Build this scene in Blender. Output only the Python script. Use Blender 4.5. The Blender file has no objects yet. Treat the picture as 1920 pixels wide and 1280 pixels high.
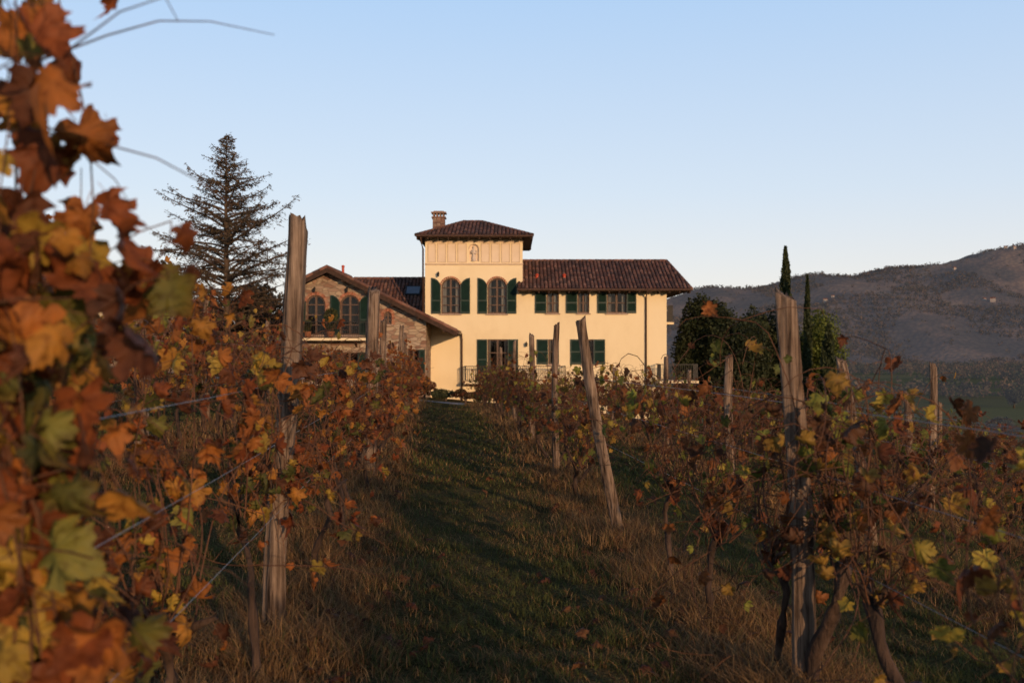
import bpy, bmesh, math, random
import numpy as np
from mathutils import Vector, Matrix, Quaternion

F=1867.0
HZ=650.0
def PX(px,Y): return (px-960.0)/F*Y
def PZ(py,Y): return (HZ-py)/F*Y
scene=bpy.context.scene
coll=scene.collection

# ---------------------------------------------------------------- noise
def _hash(ix,iy,seed):
    n=(ix.astype(np.int64)*374761393+iy.astype(np.int64)*668265263+seed*1442695041)&0xffffffff
    n=((n^(n>>13))*1274126177)&0xffffffff
    n=(n^(n>>16))&0xffffffff
    return n/4294967295.0
def vnoise(x,y,seed=0):
    x=np.asarray(x,float);y=np.asarray(y,float)
    ix=np.floor(x);iy=np.floor(y);fx=x-ix;fy=y-iy
    fx=fx*fx*(3-2*fx);fy=fy*fy*(3-2*fy)
    a=_hash(ix,iy,seed);b=_hash(ix+1,iy,seed);c=_hash(ix,iy+1,seed);d=_hash(ix+1,iy+1,seed)
    return (a*(1-fx)+b*fx)*(1-fy)+(c*(1-fx)+d*fx)*fy
def fbm(x,y,o=4,seed=0):
    s=0;a=.5;t=0
    for i in range(o):
        s=s+a*vnoise(np.asarray(x)*2**i,np.asarray(y)*2**i,seed+i*7);t+=a;a*=.5
    return s/t
def sstep(t):
    t=np.clip(t,0,1);return t*t*(3-2*t)
def gh(x,y):
    x=np.asarray(x,float);y=np.asarray(y,float)
    xc=np.clip(x,-28,34)
    z=-1.55-0.04*xc-np.where(xc>0,0.10*np.maximum(xc-1.5,0),-0.065*np.maximum(-xc-1.5,0))
    z=z-0.012*np.clip(y,-40,60)-0.035*np.clip(y-28,0,30)
    q=0.8*(x-10)+0.45*(y-55)
    z=z-24.0*sstep(q/90.0)
    near=1-sstep((np.hypot(x,y)-60)/40)
    z=z+near*(fbm(x*1.3,y*1.3,3,5)-.5)*0.10+near*(fbm(x*.25,y*.25,2,9)-.5)*0.12
    return z
def g1(x,y): return float(gh(x,y))

# ---------------------------------------------------------------- materials
def mat_new(name):
    m=bpy.data.materials.new(name);m.use_nodes=True
    nt=m.node_tree;nt.nodes.clear();return m,nt
class N:
    def __init__(s,nt): s.nt=nt
    def add(s,t,**k):
        n=s.nt.nodes.new(t)
        for a,b in k.items(): setattr(n,a,b)
        return n
    def l(s,a,b): s.nt.links.new(a,b)
def ramp(n,stops):
    r=n.add('ShaderNodeValToRGB')
    e=r.color_ramp.elements
    while len(e)<len(stops): e.new(.5)
    for i,(p,c) in enumerate(stops):
        e[i].position=p;e[i].color=(c[0],c[1],c[2],1)
    return r
def noise_mat(name,stops,scale=3,detail=6,rough=.85,bump=.3,bscale=None,vec='Object',stretch=(1,1,1),bdist=.02,attr=None,attrmix=.5,spec=.25,metal=0):
    m,nt=mat_new(name);n=N(nt)
    out=n.add('ShaderNodeOutputMaterial');b=n.add('ShaderNodeBsdfPrincipled')
    b.inputs['Roughness'].default_value=rough
    b.inputs['Specular IOR Level'].default_value=spec
    b.inputs['Metallic'].default_value=metal
    tc=n.add('ShaderNodeTexCoord');mp=n.add('ShaderNodeMapping');mp.inputs['Scale'].default_value=stretch
    n.l(tc.outputs[vec],mp.inputs[0])
    no=n.add('ShaderNodeTexNoise');no.inputs['Scale'].default_value=scale;no.inputs['Detail'].default_value=detail;no.inputs['Roughness'].default_value=.6
    n.l(mp.outputs[0],no.inputs['Vector'])
    r=ramp(n,stops);n.l(no.outputs['Fac'],r.inputs[0])
    col=r.outputs[0]
    if attr:
        at=n.add('ShaderNodeAttribute');at.attribute_name=attr
        mx=n.add('ShaderNodeMix',data_type='RGBA',blend_type='MULTIPLY');mx.inputs['Factor'].default_value=attrmix
        n.l(at.outputs['Color'],mx.inputs['A']);n.l(col,mx.inputs['B']);col=mx.outputs['Result']
    n.l(col,b.inputs['Base Color'])
    if bump>0:
        n2=n.add('ShaderNodeTexNoise');n2.inputs['Scale'].default_value=bscale or scale*4;n2.inputs['Detail'].default_value=5
        n.l(mp.outputs[0],n2.inputs['Vector'])
        bp=n.add('ShaderNodeBump');bp.inputs['Strength'].default_value=bump;bp.inputs['Distance'].default_value=bdist
        n.l(n2.outputs['Fac'],bp.inputs['Height']);n.l(bp.outputs[0],b.inputs['Normal'])
    n.l(b.outputs[0],out.inputs[0]);return m

def leaf_mat(name,trans=.35,rough=.6,var=.6,scale=40,haze_glow=0):
    m,nt=mat_new(name);n=N(nt)
    out=n.add('ShaderNodeOutputMaterial');b=n.add('ShaderNodeBsdfPrincipled')
    b.inputs['Roughness'].default_value=rough;b.inputs['Specular IOR Level'].default_value=.25 if not haze_glow else 0
    at=n.add('ShaderNodeAttribute');at.attribute_name='Col'
    tc=n.add('ShaderNodeTexCoord')
    no=n.add('ShaderNodeTexNoise');no.inputs['Scale'].default_value=scale;no.inputs['Detail'].default_value=4
    n.l(tc.outputs['Object'],no.inputs['Vector'])
    r=ramp(n,[(.3,(.4,.27,.2)),(.5,(1,1,1)),(.72,(1.25,1.1,.8))]);n.l(no.outputs['Fac'],r.inputs[0])
    mx=n.add('ShaderNodeMix',data_type='RGBA',blend_type='MULTIPLY');mx.inputs['Factor'].default_value=var
    n.l(at.outputs['Color'],mx.inputs['A']);n.l(r.outputs[0],mx.inputs['B'])
    n.l(mx.outputs['Result'],b.inputs['Base Color'])
    if haze_glow:
        b.inputs['Emission Color'].default_value=(.53,.54,.64,1);b.inputs['Emission Strength'].default_value=haze_glow  # constant emission paints bluish distance haze onto the leaves
    t=n.add('ShaderNodeBsdfTranslucent');n.l(mx.outputs['Result'],t.inputs['Color'])
    ms=n.add('ShaderNodeMixShader');ms.inputs[0].default_value=trans
    n.l(b.outputs[0],ms.inputs[1]);n.l(t.outputs[0],ms.inputs[2]);n.l(ms.outputs[0],out.inputs[0])
    return m

M={}
M['leaf']=leaf_mat('vine_leaf',trans=.4,var=.85)
M['grass']=leaf_mat('grass_blade',trans=.2,rough=.9,var=.3,scale=3)
M['tree_leaf']=leaf_mat('tree_leaf',trans=.15,rough=.7,var=.5,scale=2)
M['far_leaf']=leaf_mat('far_tree_leaf',trans=.05,rough=1,var=.2,scale=.2,haze_glow=.05)
M['bark']=noise_mat('vine_bark',[(.3,(.018,.012,.009)),(.6,(.07,.042,.028)),(.8,(.13,.085,.055))],scale=14,stretch=(1,1,.25),bump=.9,bdist=.02)
M['cane']=noise_mat('vine_cane',[(.3,(.06,.025,.014)),(.7,(.17,.08,.04))],scale=20,bump=.2)
M['trunk']=noise_mat('tree_bark',[(.3,(.04,.03,.02)),(.7,(.12,.08,.055))],scale=6,stretch=(1,1,.3),bump=.7)
M['plaster']=noise_mat('yellow_plaster',[(.25,(.65,.52,.31)),(.5,(.76,.625,.39)),(.75,(.8,.67,.44))],scale=.55,detail=8,bump=.12,bscale=30,bdist=.01,stretch=(1,1,.6))
M['pinkplaster']=noise_mat('pale_panel_plaster',[(.3,(.66,.52,.37)),(.7,(.74,.6,.44))],scale=1.5,bump=.1,bscale=30,bdist=.01)
M['mould']=noise_mat('frieze_moulding',[(.3,(.5,.37,.25)),(.7,(.6,.46,.32))],scale=5,bump=.1)
M['tile']=noise_mat('roof_tile',[(.25,(.55,.5,.5)),(.5,(.9,.85,.85)),(.8,(1.2,1.15,1.1))],scale=5,bump=.5,bscale=25,attr='Col',attrmix=.9)
M['shutter']=noise_mat('green_shutter_paint',[(.3,(.006,.019,.013)),(.7,(.01,.032,.021))],scale=4,rough=.5,bump=.05,spec=.35)
M['frame']=noise_mat('brown_window_wood',[(.3,(.08,.045,.03)),(.7,(.14,.085,.055))],scale=8,rough=.55,bump=.1)
M['darkwood']=noise_mat('dark_eave_wood',[(.3,(.025,.014,.01)),(.7,(.07,.038,.024))],scale=6,stretch=(1,1,1),bump=.2)
M['dark']=noise_mat('dark_room_backing',[(.3,(.008,.007,.006)),(.7,(.015,.012,.01))],scale=3,bump=0)  # near-black colour stands in for the shade inside unlit rooms
M['curtain']=noise_mat('curtain_cloth',[(.3,(.2,.18,.17)),(.7,(.34,.31,.29))],scale=2,stretch=(8,1,.3),bump=.3,bscale=20)
M['metal']=noise_mat('dark_iron',[(.3,(.012,.012,.013)),(.7,(.03,.027,.025))],scale=10,rough=.5,bump=.05)
M['copper']=noise_mat('copper_pipe',[(.3,(.07,.04,.03)),(.7,(.13,.075,.05))],scale=8,rough=.45,bump=.05,metal=.3)
M['wire']=noise_mat('galvanised_wire',[(.3,(.2,.2,.2)),(.7,(.33,.32,.31))],scale=10,rough=.4,bump=0,metal=.5)
M['brick']=noise_mat('red_brick',[(.3,(.55,.5,.5)),(.7,(1.1,1.05,1.0))],scale=9,bump=.4,bscale=40,attr='Col',attrmix=.9)
M['redvent']=noise_mat('red_metal_vent',[(.3,(.4,.05,.02)),(.7,(.5,.08,.03))],scale=9,rough=.5,bump=0)
M['gravel']=noise_mat('drive_gravel',[(.3,(.16,.15,.14)),(.7,(.3,.28,.26))],scale=30,bump=.5)
M['statue']=noise_mat('pale_stone',[(.3,(.55,.45,.36)),(.7,(.68,.58,.48))],scale=6,bump=.2)
M['whitehouse']=noise_mat('village_render',[(.3,(.28,.24,.21)),(.7,(.38,.33,.29))],scale=.2,bump=0)
M['terracotta']=noise_mat('terracotta_pot',[(.3,(.3,.11,.05)),(.7,(.42,.17,.08))],scale=9,bump=.1)
def wood_mat():
    m,nt=mat_new('weathered_post_wood');n=N(nt)
    out=n.add('ShaderNodeOutputMaterial');b=n.add('ShaderNodeBsdfPrincipled')
    b.inputs['Roughness'].default_value=.9;b.inputs['Specular IOR Level'].default_value=.12
    tc=n.add('ShaderNodeTexCoord')
    oi=n.add('ShaderNodeObjectInfo')
    mp=n.add('ShaderNodeMapping');mp.inputs['Scale'].default_value=(38,38,1.6)
    ad=n.add('ShaderNodeVectorMath',operation='ADD')
    n.l(tc.outputs['Object'],ad.inputs[0]);n.l(oi.outputs['Random'],ad.inputs[1]);n.l(ad.outputs[0],mp.inputs[0])
    n1=n.add('ShaderNodeTexNoise');n1.inputs['Scale'].default_value=1;n1.inputs['Detail'].default_value=8;n1.inputs['Roughness'].default_value=.7
    n.l(mp.outputs[0],n1.inputs['Vector'])
    r=ramp(n,[(.34,(.015,.011,.009)),(.42,(.11,.08,.06)),(.54,(.25,.19,.145)),(.75,(.40,.32,.25))]);n.l(n1.outputs['Fac'],r.inputs[0])
    n2=n.add('ShaderNodeTexNoise');n2.inputs['Scale'].default_value=3.5;n2.inputs['Detail'].default_value=4
    n.l(ad.outputs[0],n2.inputs['Vector'])
    r2=ramp(n,[(.35,(.5,.42,.36)),(.65,(1.15,1.08,1.0))]);n.l(n2.outputs['Fac'],r2.inputs[0])
    mx=n.add('ShaderNodeMix',data_type='RGBA',blend_type='MULTIPLY');mx.inputs['Factor'].default_value=.9
    n.l(r.outputs[0],mx.inputs['A']);n.l(r2.outputs[0],mx.inputs['B']);n.l(mx.outputs['Result'],b.inputs['Base Color'])
    bp=n.add('ShaderNodeBump');bp.inputs['Strength'].default_value=1;bp.inputs['Distance'].default_value=.022
    n.l(n1.outputs['Fac'],bp.inputs['Height']);n.l(bp.outputs[0],b.inputs['Normal'])
    n.l(b.outputs[0],out.inputs[0]);return m
M['wood']=wood_mat()
def stone_mat():
    m,nt=mat_new('rubble_stone_wall');n=N(nt)
    out=n.add('ShaderNodeOutputMaterial');b=n.add('ShaderNodeBsdfPrincipled');b.inputs['Roughness'].default_value=.9
    b.inputs['Specular IOR Level'].default_value=.15
    tc=n.add('ShaderNodeTexCoord');mp=n.add('ShaderNodeMapping');mp.inputs['Scale'].default_value=(2.6,2.6,6.5)
    n.l(tc.outputs['Object'],mp.inputs[0])
    v=n.add('ShaderNodeTexVoronoi',feature='F1');v.inputs['Scale'].default_value=1
    n.l(mp.outputs[0],v.inputs['Vector'])
    e=n.add('ShaderNodeTexVoronoi',feature='DISTANCE_TO_EDGE');e.inputs['Scale'].default_value=1
    n.l(mp.outputs[0],e.inputs['Vector'])
    sp=n.add('ShaderNodeSeparateColor');n.l(v.outputs['Color'],sp.inputs[0])
    r=ramp(n,[(0,(.17,.09,.06)),(.25,(.3,.19,.13)),(.5,(.4,.31,.21)),(.75,(.26,.17,.12)),(1,(.46,.37,.27))]);n.l(sp.outputs[0],r.inputs[0])
    r2=ramp(n,[(.0,(0,0,0)),(.07,(1,1,1))]);n.l(e.outputs['Distance'],r2.inputs[0])
    mx=n.add('ShaderNodeMix',data_type='RGBA');n.l(r2.outputs[0],mx.inputs['Factor']);mx.inputs['A'].default_value=(.26,.2,.14,1)
    n.l(r.outputs[0],mx.inputs['B']);n.l(mx.outputs['Result'],b.inputs['Base Color'])
    bp=n.add('ShaderNodeBump');bp.inputs['Strength'].default_value=.8;bp.inputs['Distance'].default_value=.04
    n.l(r2.outputs[0],bp.inputs['Height']);n.l(bp.outputs[0],b.inputs['Normal'])
    n.l(b.outputs[0],out.inputs[0]);return m
M['stone']=stone_mat()
def glass_mat():
    m,nt=mat_new('window_glass');n=N(nt)
    out=n.add('ShaderNodeOutputMaterial');g=n.add('ShaderNodeBsdfGlossy');g.inputs['Roughness'].default_value=.04
    g.inputs['Color'].default_value=(.8,.8,.8,1)
    t=n.add('ShaderNodeBsdfTransparent');t.inputs[0].default_value=(.75,.77,.75,1)
    ms=n.add('ShaderNodeMixShader');ms.inputs[0].default_value=.03
    n.l(t.outputs[0],ms.inputs[1]);n.l(g.outputs[0],ms.inputs[2]);n.l(ms.outputs[0],out.inputs[0]);return m
M['glass']=glass_mat()
def ground_mat():
    m,nt=mat_new('earth_and_fields');n=N(nt)
    out=n.add('ShaderNodeOutputMaterial');b=n.add('ShaderNodeBsdfPrincipled');b.inputs['Roughness'].default_value=1
    b.inputs['Specular IOR Level'].default_value=0
    ge=n.add('ShaderNodeNewGeometry')
    n1=n.add('ShaderNodeTexNoise');n1.inputs['Scale'].default_value=1.2;n1.inputs['Detail'].default_value=8;n.l(ge.outputs['Position'],n1.inputs['Vector'])
    r=ramp(n,[(.3,(.045,.042,.016)),(.48,(.085,.068,.03)),(.62,(.13,.092,.042)),(.8,(.065,.064,.022))]);n.l(n1.outputs['Fac'],r.inputs[0])
    nf=n.add('ShaderNodeTexNoise');nf.inputs['Scale'].default_value=45;nf.inputs['Detail'].default_value=3;n.l(ge.outputs['Position'],nf.inputs['Vector'])
    rf=ramp(n,[(.3,(.4,.4,.4)),(.7,(1.4,1.4,1.4))]);n.l(nf.outputs['Fac'],rf.inputs[0])
    mf=n.add('ShaderNodeMix',data_type='RGBA',blend_type='MULTIPLY');mf.inputs['Factor'].default_value=1
    n.l(r.outputs[0],mf.inputs['A']);n.l(rf.outputs[0],mf.inputs['B'])
    mp=n.add('ShaderNodeMapping');mp.inputs['Scale'].default_value=(.006,.009,0.0);mp.inputs['Rotation'].default_value=(0,0,.3);n.l(ge.outputs['Position'],mp.inputs[0])
    v=n.add('ShaderNodeTexVoronoi');v.inputs['Scale'].default_value=1;n.l(mp.outputs[0],v.inputs['Vector'])
    sc=n.add('ShaderNodeSeparateColor');n.l(v.outputs['Color'],sc.inputs[0])
    rr=ramp(n,[(0,(.06,.065,.028)),(.3,(.085,.095,.034)),(.55,(.12,.11,.05)),(.8,(.068,.07,.032)),(1,(.13,.105,.06))]);n.l(sc.outputs[0],rr.inputs[0])
    w=n.add('ShaderNodeTexWave');w.inputs['Scale'].default_value=.09;w.inputs['Distortion'].default_value=.6;n.l(ge.outputs['Position'],w.inputs['Vector'])
    rw=ramp(n,[(.3,(.7,.7,.7)),(.7,(1.1,1.1,1.1))]);n.l(w.outputs['Fac'],rw.inputs[0])
    mw=n.add('ShaderNodeMix',data_type='RGBA',blend_type='MULTIPLY');mw.inputs['Factor'].default_value=1
    n.l(rr.outputs[0],mw.inputs['A']);n.l(rw.outputs[0],mw.inputs['B'])
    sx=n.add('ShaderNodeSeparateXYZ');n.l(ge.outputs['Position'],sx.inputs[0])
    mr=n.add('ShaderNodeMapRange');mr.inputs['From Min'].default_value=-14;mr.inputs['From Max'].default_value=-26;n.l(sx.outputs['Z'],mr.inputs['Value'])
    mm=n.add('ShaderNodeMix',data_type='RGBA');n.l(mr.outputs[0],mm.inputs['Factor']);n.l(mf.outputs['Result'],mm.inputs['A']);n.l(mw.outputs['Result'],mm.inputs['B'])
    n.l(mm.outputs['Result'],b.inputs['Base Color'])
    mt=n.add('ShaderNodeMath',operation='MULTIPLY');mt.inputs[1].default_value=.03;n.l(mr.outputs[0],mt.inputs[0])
    b.inputs['Emission Color'].default_value=(.54,.58,.58,1);n.l(mt.outputs[0],b.inputs['Emission Strength'])  # faint glow on the low valley ground imitates mist
    bp=n.add('ShaderNodeBump');bp.inputs['Strength'].default_value=.7;bp.inputs['Distance'].default_value=.05
    n.l(nf.outputs['Fac'],bp.inputs['Height']);n.l(bp.outputs[0],b.inputs['Normal'])
    n.l(b.outputs[0],out.inputs[0]);return m
M['ground']=ground_mat()
def hill_mat():
    m,nt=mat_new('wooded_hill_haze_glow');n=N(nt)
    out=n.add('ShaderNodeOutputMaterial');b=n.add('ShaderNodeBsdfPrincipled');b.inputs['Roughness'].default_value=1
    b.inputs['Specular IOR Level'].default_value=0
    ge=n.add('ShaderNodeNewGeometry')
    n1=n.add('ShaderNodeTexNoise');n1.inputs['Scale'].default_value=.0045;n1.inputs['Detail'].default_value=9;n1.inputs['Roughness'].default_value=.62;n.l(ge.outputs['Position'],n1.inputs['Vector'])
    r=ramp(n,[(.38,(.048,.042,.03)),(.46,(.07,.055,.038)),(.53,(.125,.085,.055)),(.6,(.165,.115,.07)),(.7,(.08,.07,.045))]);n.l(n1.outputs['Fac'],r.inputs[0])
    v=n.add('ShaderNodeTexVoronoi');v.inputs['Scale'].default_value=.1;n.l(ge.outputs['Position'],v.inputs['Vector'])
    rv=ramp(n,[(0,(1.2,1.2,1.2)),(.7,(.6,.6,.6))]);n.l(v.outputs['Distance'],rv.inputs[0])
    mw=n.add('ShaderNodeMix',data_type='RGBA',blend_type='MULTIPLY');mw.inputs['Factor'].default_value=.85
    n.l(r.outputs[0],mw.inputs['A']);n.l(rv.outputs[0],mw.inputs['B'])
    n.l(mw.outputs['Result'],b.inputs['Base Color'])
    b.inputs['Emission Color'].default_value=(.52,.53,.66,1);b.inputs['Emission Strength'].default_value=.08  # uniform emission stands in for airlight over the hills
    bp=n.add('ShaderNodeBump');bp.inputs['Strength'].default_value=.4;bp.inputs['Distance'].default_value=5
    n.l(v.outputs['Distance'],bp.inputs['Height']);bp.invert=True;n.l(bp.outputs[0],b.inputs['Normal'])
    n.l(b.outputs[0],out.inputs[0]);return m
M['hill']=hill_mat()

# ---------------------------------------------------------------- mesh utils
def link(o,parent=None):
    coll.objects.link(o)
    if parent is not None: o.parent=parent
    return o
def np_mesh(name,V,Fa,col=None,mat=None,smooth=False):
    me=bpy.data.meshes.new(name)
    V=np.asarray(V,np.float32);Fa=np.asarray(Fa,np.int32)
    k=Fa.shape[1]
    me.vertices.add(len(V));me.vertices.foreach_set('co',V.ravel())
    me.loops.add(Fa.size);me.loops.foreach_set('vertex_index',Fa.ravel())
    me.polygons.add(len(Fa));me.polygons.foreach_set('loop_start',np.arange(0,Fa.size,k,dtype=np.int32))
    me.polygons.foreach_set('loop_total',np.full(len(Fa),k,np.int32))
    if smooth: me.polygons.foreach_set('use_smooth',np.ones(len(Fa),bool))
    me.update(calc_edges=True)
    if col is not None:
        a=me.color_attributes.new('Col','FLOAT_COLOR','POINT')
        c=np.ones((len(V),4),np.float32);c[:,:3]=col;a.data.foreach_set('color',c.ravel())
    if mat: me.materials.append(mat)
    return me
class MB:
    def __init__(s): s.v=[];s.f=[];s.c=[];s.mi=[];s.cur=0
    def face(s,pts,col=(1,1,1)):
        i=len(s.v);s.v+= [tuple(p) for p in pts];s.c+=[col]*len(pts);s.f.append(tuple(range(i,i+len(pts))));s.mi.append(s.cur)
    def box(s,x0,x1,y0,y1,z0,z1,col=(1,1,1),mtx=None):
        P=[Vector(p) for p in [(x0,y0,z0),(x1,y0,z0),(x1,y1,z0),(x0,y1,z0),(x0,y0,z1),(x1,y0,z1),(x1,y1,z1),(x0,y1,z1)]]
        if mtx: P=[mtx@p for p in P]
        i=len(s.v);s.v+=[tuple(p) for p in P];s.c+=[col]*8
        for f in [(0,1,5,4),(1,2,6,5),(2,3,7,6),(3,0,4,7),(4,5,6,7),(3,2,1,0)]:
            s.f.append(tuple(i+a for a in f));s.mi.append(s.cur)
    def tube(s,pts,rad,n=6,col=(1,1,1),cap=True):
        pts=[Vector(p) for p in pts];i0=len(s.v)
        for k,p in enumerate(pts):
            d=(pts[min(k+1,len(pts)-1)]-pts[max(k-1,0)])
            if d.length<1e-9: d=Vector((0,0,1))
            d.normalize()
            if abs(d.z)<.95: a=d.cross(Vector((0,0,1))).normalized()
            else: a=Vector((1,0,0)).cross(d).normalized()
            b=d.cross(a)
            r=rad[k] if hasattr(rad,'__len__') else rad
            for j in range(n):
                t=2*math.pi*j/n
                s.v.append(tuple(p+a*(r*math.cos(t))+b*(r*math.sin(t))));s.c.append(col)
        for k in range(len(pts)-1):
            for j in range(n):
                j2=(j+1)%n
                s.f.append((i0+k*n+j,i0+k*n+j2,i0+(k+1)*n+j2,i0+(k+1)*n+j));s.mi.append(s.cur)
        if cap:
            s.f.append(tuple(i0+j for j in range(n-1,-1,-1)));s.mi.append(s.cur)
            s.f.append(tuple(i0+(len(pts)-1)*n+j for j in range(n)));s.mi.append(s.cur)
    def mesh(s,name,mats,smooth=False):
        me=bpy.data.meshes.new(name);me.from_pydata(s.v,[],s.f)
        a=me.color_attributes.new('Col','FLOAT_COLOR','POINT')
        c=np.ones((len(s.v),4),np.float32);c[:,:3]=np.array(s.c);a.data.foreach_set('color',c.ravel())
        if not isinstance(mats,(list,tuple)): mats=[mats]
        for m in mats: me.materials.append(m)
        me.polygons.foreach_set('material_index',np.array(s.mi,np.int32))
        if smooth: me.polygons.foreach_set('use_smooth',np.ones(len(s.f),bool))
        me.update();return me
    def obj(s,name,mats,parent=None,smooth=False):
        o=bpy.data.objects.new(name,s.mesh(name,mats,smooth));return link(o,parent)
def meta(o,label,cat,group=None):
    o['label']=label;o['category']=cat
    if group: o['group']=group
    return o
def empty(name,loc=(0,0,0)):
    o=bpy.data.objects.new(name,None);o.location=loc;o.empty_display_size=.3;coll.objects.link(o);return o

# ---------------------------------------------------------------- terrain
nx=330
t=np.linspace(-1,1,nx)
xs=6*np.sinh(t*7.4);ys=8+6*np.sinh(t*7.4)
X,Y=np.meshgrid(xs,ys);Z=gh(X,Y)
V=np.stack([X.ravel(),Y.ravel(),Z.ravel()],1)
idx=np.arange(nx*nx).reshape(nx,nx)
Fq=np.stack([idx[:-1,:-1].ravel(),idx[:-1,1:].ravel(),idx[1:,1:].ravel(),idx[1:,:-1].ravel()],1)
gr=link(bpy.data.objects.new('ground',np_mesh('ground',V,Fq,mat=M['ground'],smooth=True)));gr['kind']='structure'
hx=np.linspace(-2600,5200,520);hy=np.linspace(1350,4300,220)
X,Y=np.meshgrid(hx,hy)
rx=[-2600,-1000,-300,0,195,404,520,668,808,1030,1170,1337,1700,2400,5200]
rz=[20,30,50,75,90,118,145,158,184,210,230,250,258,225,155]
RR=np.interp(X,rx,rz)
spur=(fbm(X/420,Y/900,3,21)-.5)
prof=sstep((Y-1500+spur*700)/1080.0)**1.15*(1-0.25*sstep((Y-2650)/1300))
HZZ=-42+prof*(RR+42)+(fbm(X/260,Y/260,4,31)-.5)*75*prof+(fbm(X/40,Y/40,2,77)-.5)*8*prof
V=np.stack([X.ravel(),Y.ravel(),HZZ.ravel()],1)
idx=np.arange(X.size).reshape(X.shape)
Fq=np.stack([idx[:-1,:-1].ravel(),idx[:-1,1:].ravel(),idx[1:,1:].ravel(),idx[1:,:-1].ravel()],1)
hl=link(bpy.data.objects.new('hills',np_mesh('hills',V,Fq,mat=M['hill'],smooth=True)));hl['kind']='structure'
def hillz(x,y):
    i=np.argmin(abs(hy-y));j=np.argmin(abs(hx-x));return float(HZZ[i,j])

# ---------------------------------------------------------------- card clouds
def rand_rot(rng,n):
    q=rng.normal(size=(n,4));q/=np.linalg.norm(q,axis=1)[:,None]
    w,x,y,z=q.T
    return np.stack([np.stack([1-2*(y*y+z*z),2*(x*y-z*w),2*(x*z+y*w)],1),
                     np.stack([2*(x*y+z*w),1-2*(x*x+z*z),2*(y*z-x*w)],1),
                     np.stack([2*(x*z-y*w),2*(y*z+x*w),1-2*(x*x+y*y)],1)],1)
def instance(tv,tf,pos,rot,scale,col):
    n=len(pos);k=len(tv)
    v=np.einsum('nij,kj->nki',rot,tv)*np.asarray(scale).reshape(-1,1,1)+pos[:,None,:]
    f=(tf[None]+ (np.arange(n)*k)[:,None,None]).reshape(-1,tf.shape[1])
    c=np.repeat(col,k,axis=0)
    return v.reshape(-1,3),f,c
CARD_V=np.array([[-.32,0,0],[0,-.5,.08],[.32,0,0],[0,.5,.08]]);CARD_F=np.array([[0,1,2],[0,2,3]])
def blob_points(rng,blobs,n):
    w=np.array([abs(b[3]*b[4]*b[5]) for b in blobs])**.7;w/=w.sum()
    ch=rng.choice(len(blobs),n,p=w)
    d=rng.normal(size=(n,3));d/=np.linalg.norm(d,axis=1)[:,None]
    r=rng.uniform(.45,1.0,n)**.5
    r*=1+.12*np.sin(d[:,0]*9+ch)*np.cos(d[:,2]*8+ch*2)
    B=np.array(blobs)
    return B[ch,:3]+d*B[ch,3:6]*r[:,None],ch,d
def crown_mesh(name,rng,blobs,n,size,c1,c2,dark=.5,mat=None):
    p,ch,d=blob_points(rng,blobs,n)
    tone=rng.uniform(0,1,len(blobs))[ch]*.5+rng.uniform(0,1,n)*.5
    cl=vnoise(p[:,0]*2.2+p[:,1],p[:,2]*2.2,3)
    col=np.array(c1)[None]*(1-tone[:,None])+np.array(c2)[None]*tone[:,None]
    col=col*(dark+(1-dark)*2*cl[:,None])
    v,f,c=instance(CARD_V,CARD_F,p,rand_rot(rng,n),size*rng.uniform(.6,1.4,n),col)
    return np_mesh(name,v,f,c,mat or M['tree_leaf'])

def make_tree(name,x,y,topz,r,seed,c1,c2,n,size,label,cat,lumps=14,zlow=None,group=None,aspect=1.0,mat=None,core=0):
    rng=np.random.default_rng(seed);gz=g1(x,y)-.05
    e=empty(name,(x,y,gz));meta(e,label,cat,group)
    H=max(.35,topz-gz);lo=H*.15 if zlow is None else min(zlow,H*.3)
    blobs=[]
    cz=(H+lo)/2;hz=(H-lo)/2
    for i in range(lumps):
        d=rng.normal(size=3);d/=np.linalg.norm(d);d*=rng.uniform(.3,.68)
        rr=rng.uniform(.28,.45)
        blobs.append((d[0]*r,d[1]*r,cz+d[2]*hz,r*rr,r*rr,hz*rr*aspect))
    if core: blobs.append((0,0,cz,r*core,r*core,hz*core))
    o=bpy.data.objects.new('crown',crown_mesh('crown',rng,blobs,n,size,c1,c2,mat=mat));link(o,e)
    m=MB();tr=max(.02,r*.07)
    m.tube([(0,0,0),(.05*r,0,H*.25),(0,.05*r,H*.5),(0,0,H*.7)],[tr*1.3,tr,tr*.8,tr*.3],8)
    for b in blobs[:9]:
        m.tube([(0,0,H*.2),(b[0]*.5,b[1]*.5,(H*.2+b[2])*.5+.1*H),(b[0],b[1],b[2])],[tr*.5,tr*.35,tr*.12],5)
    m.obj('trunk',M['trunk'],e,True)
    return e

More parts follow.
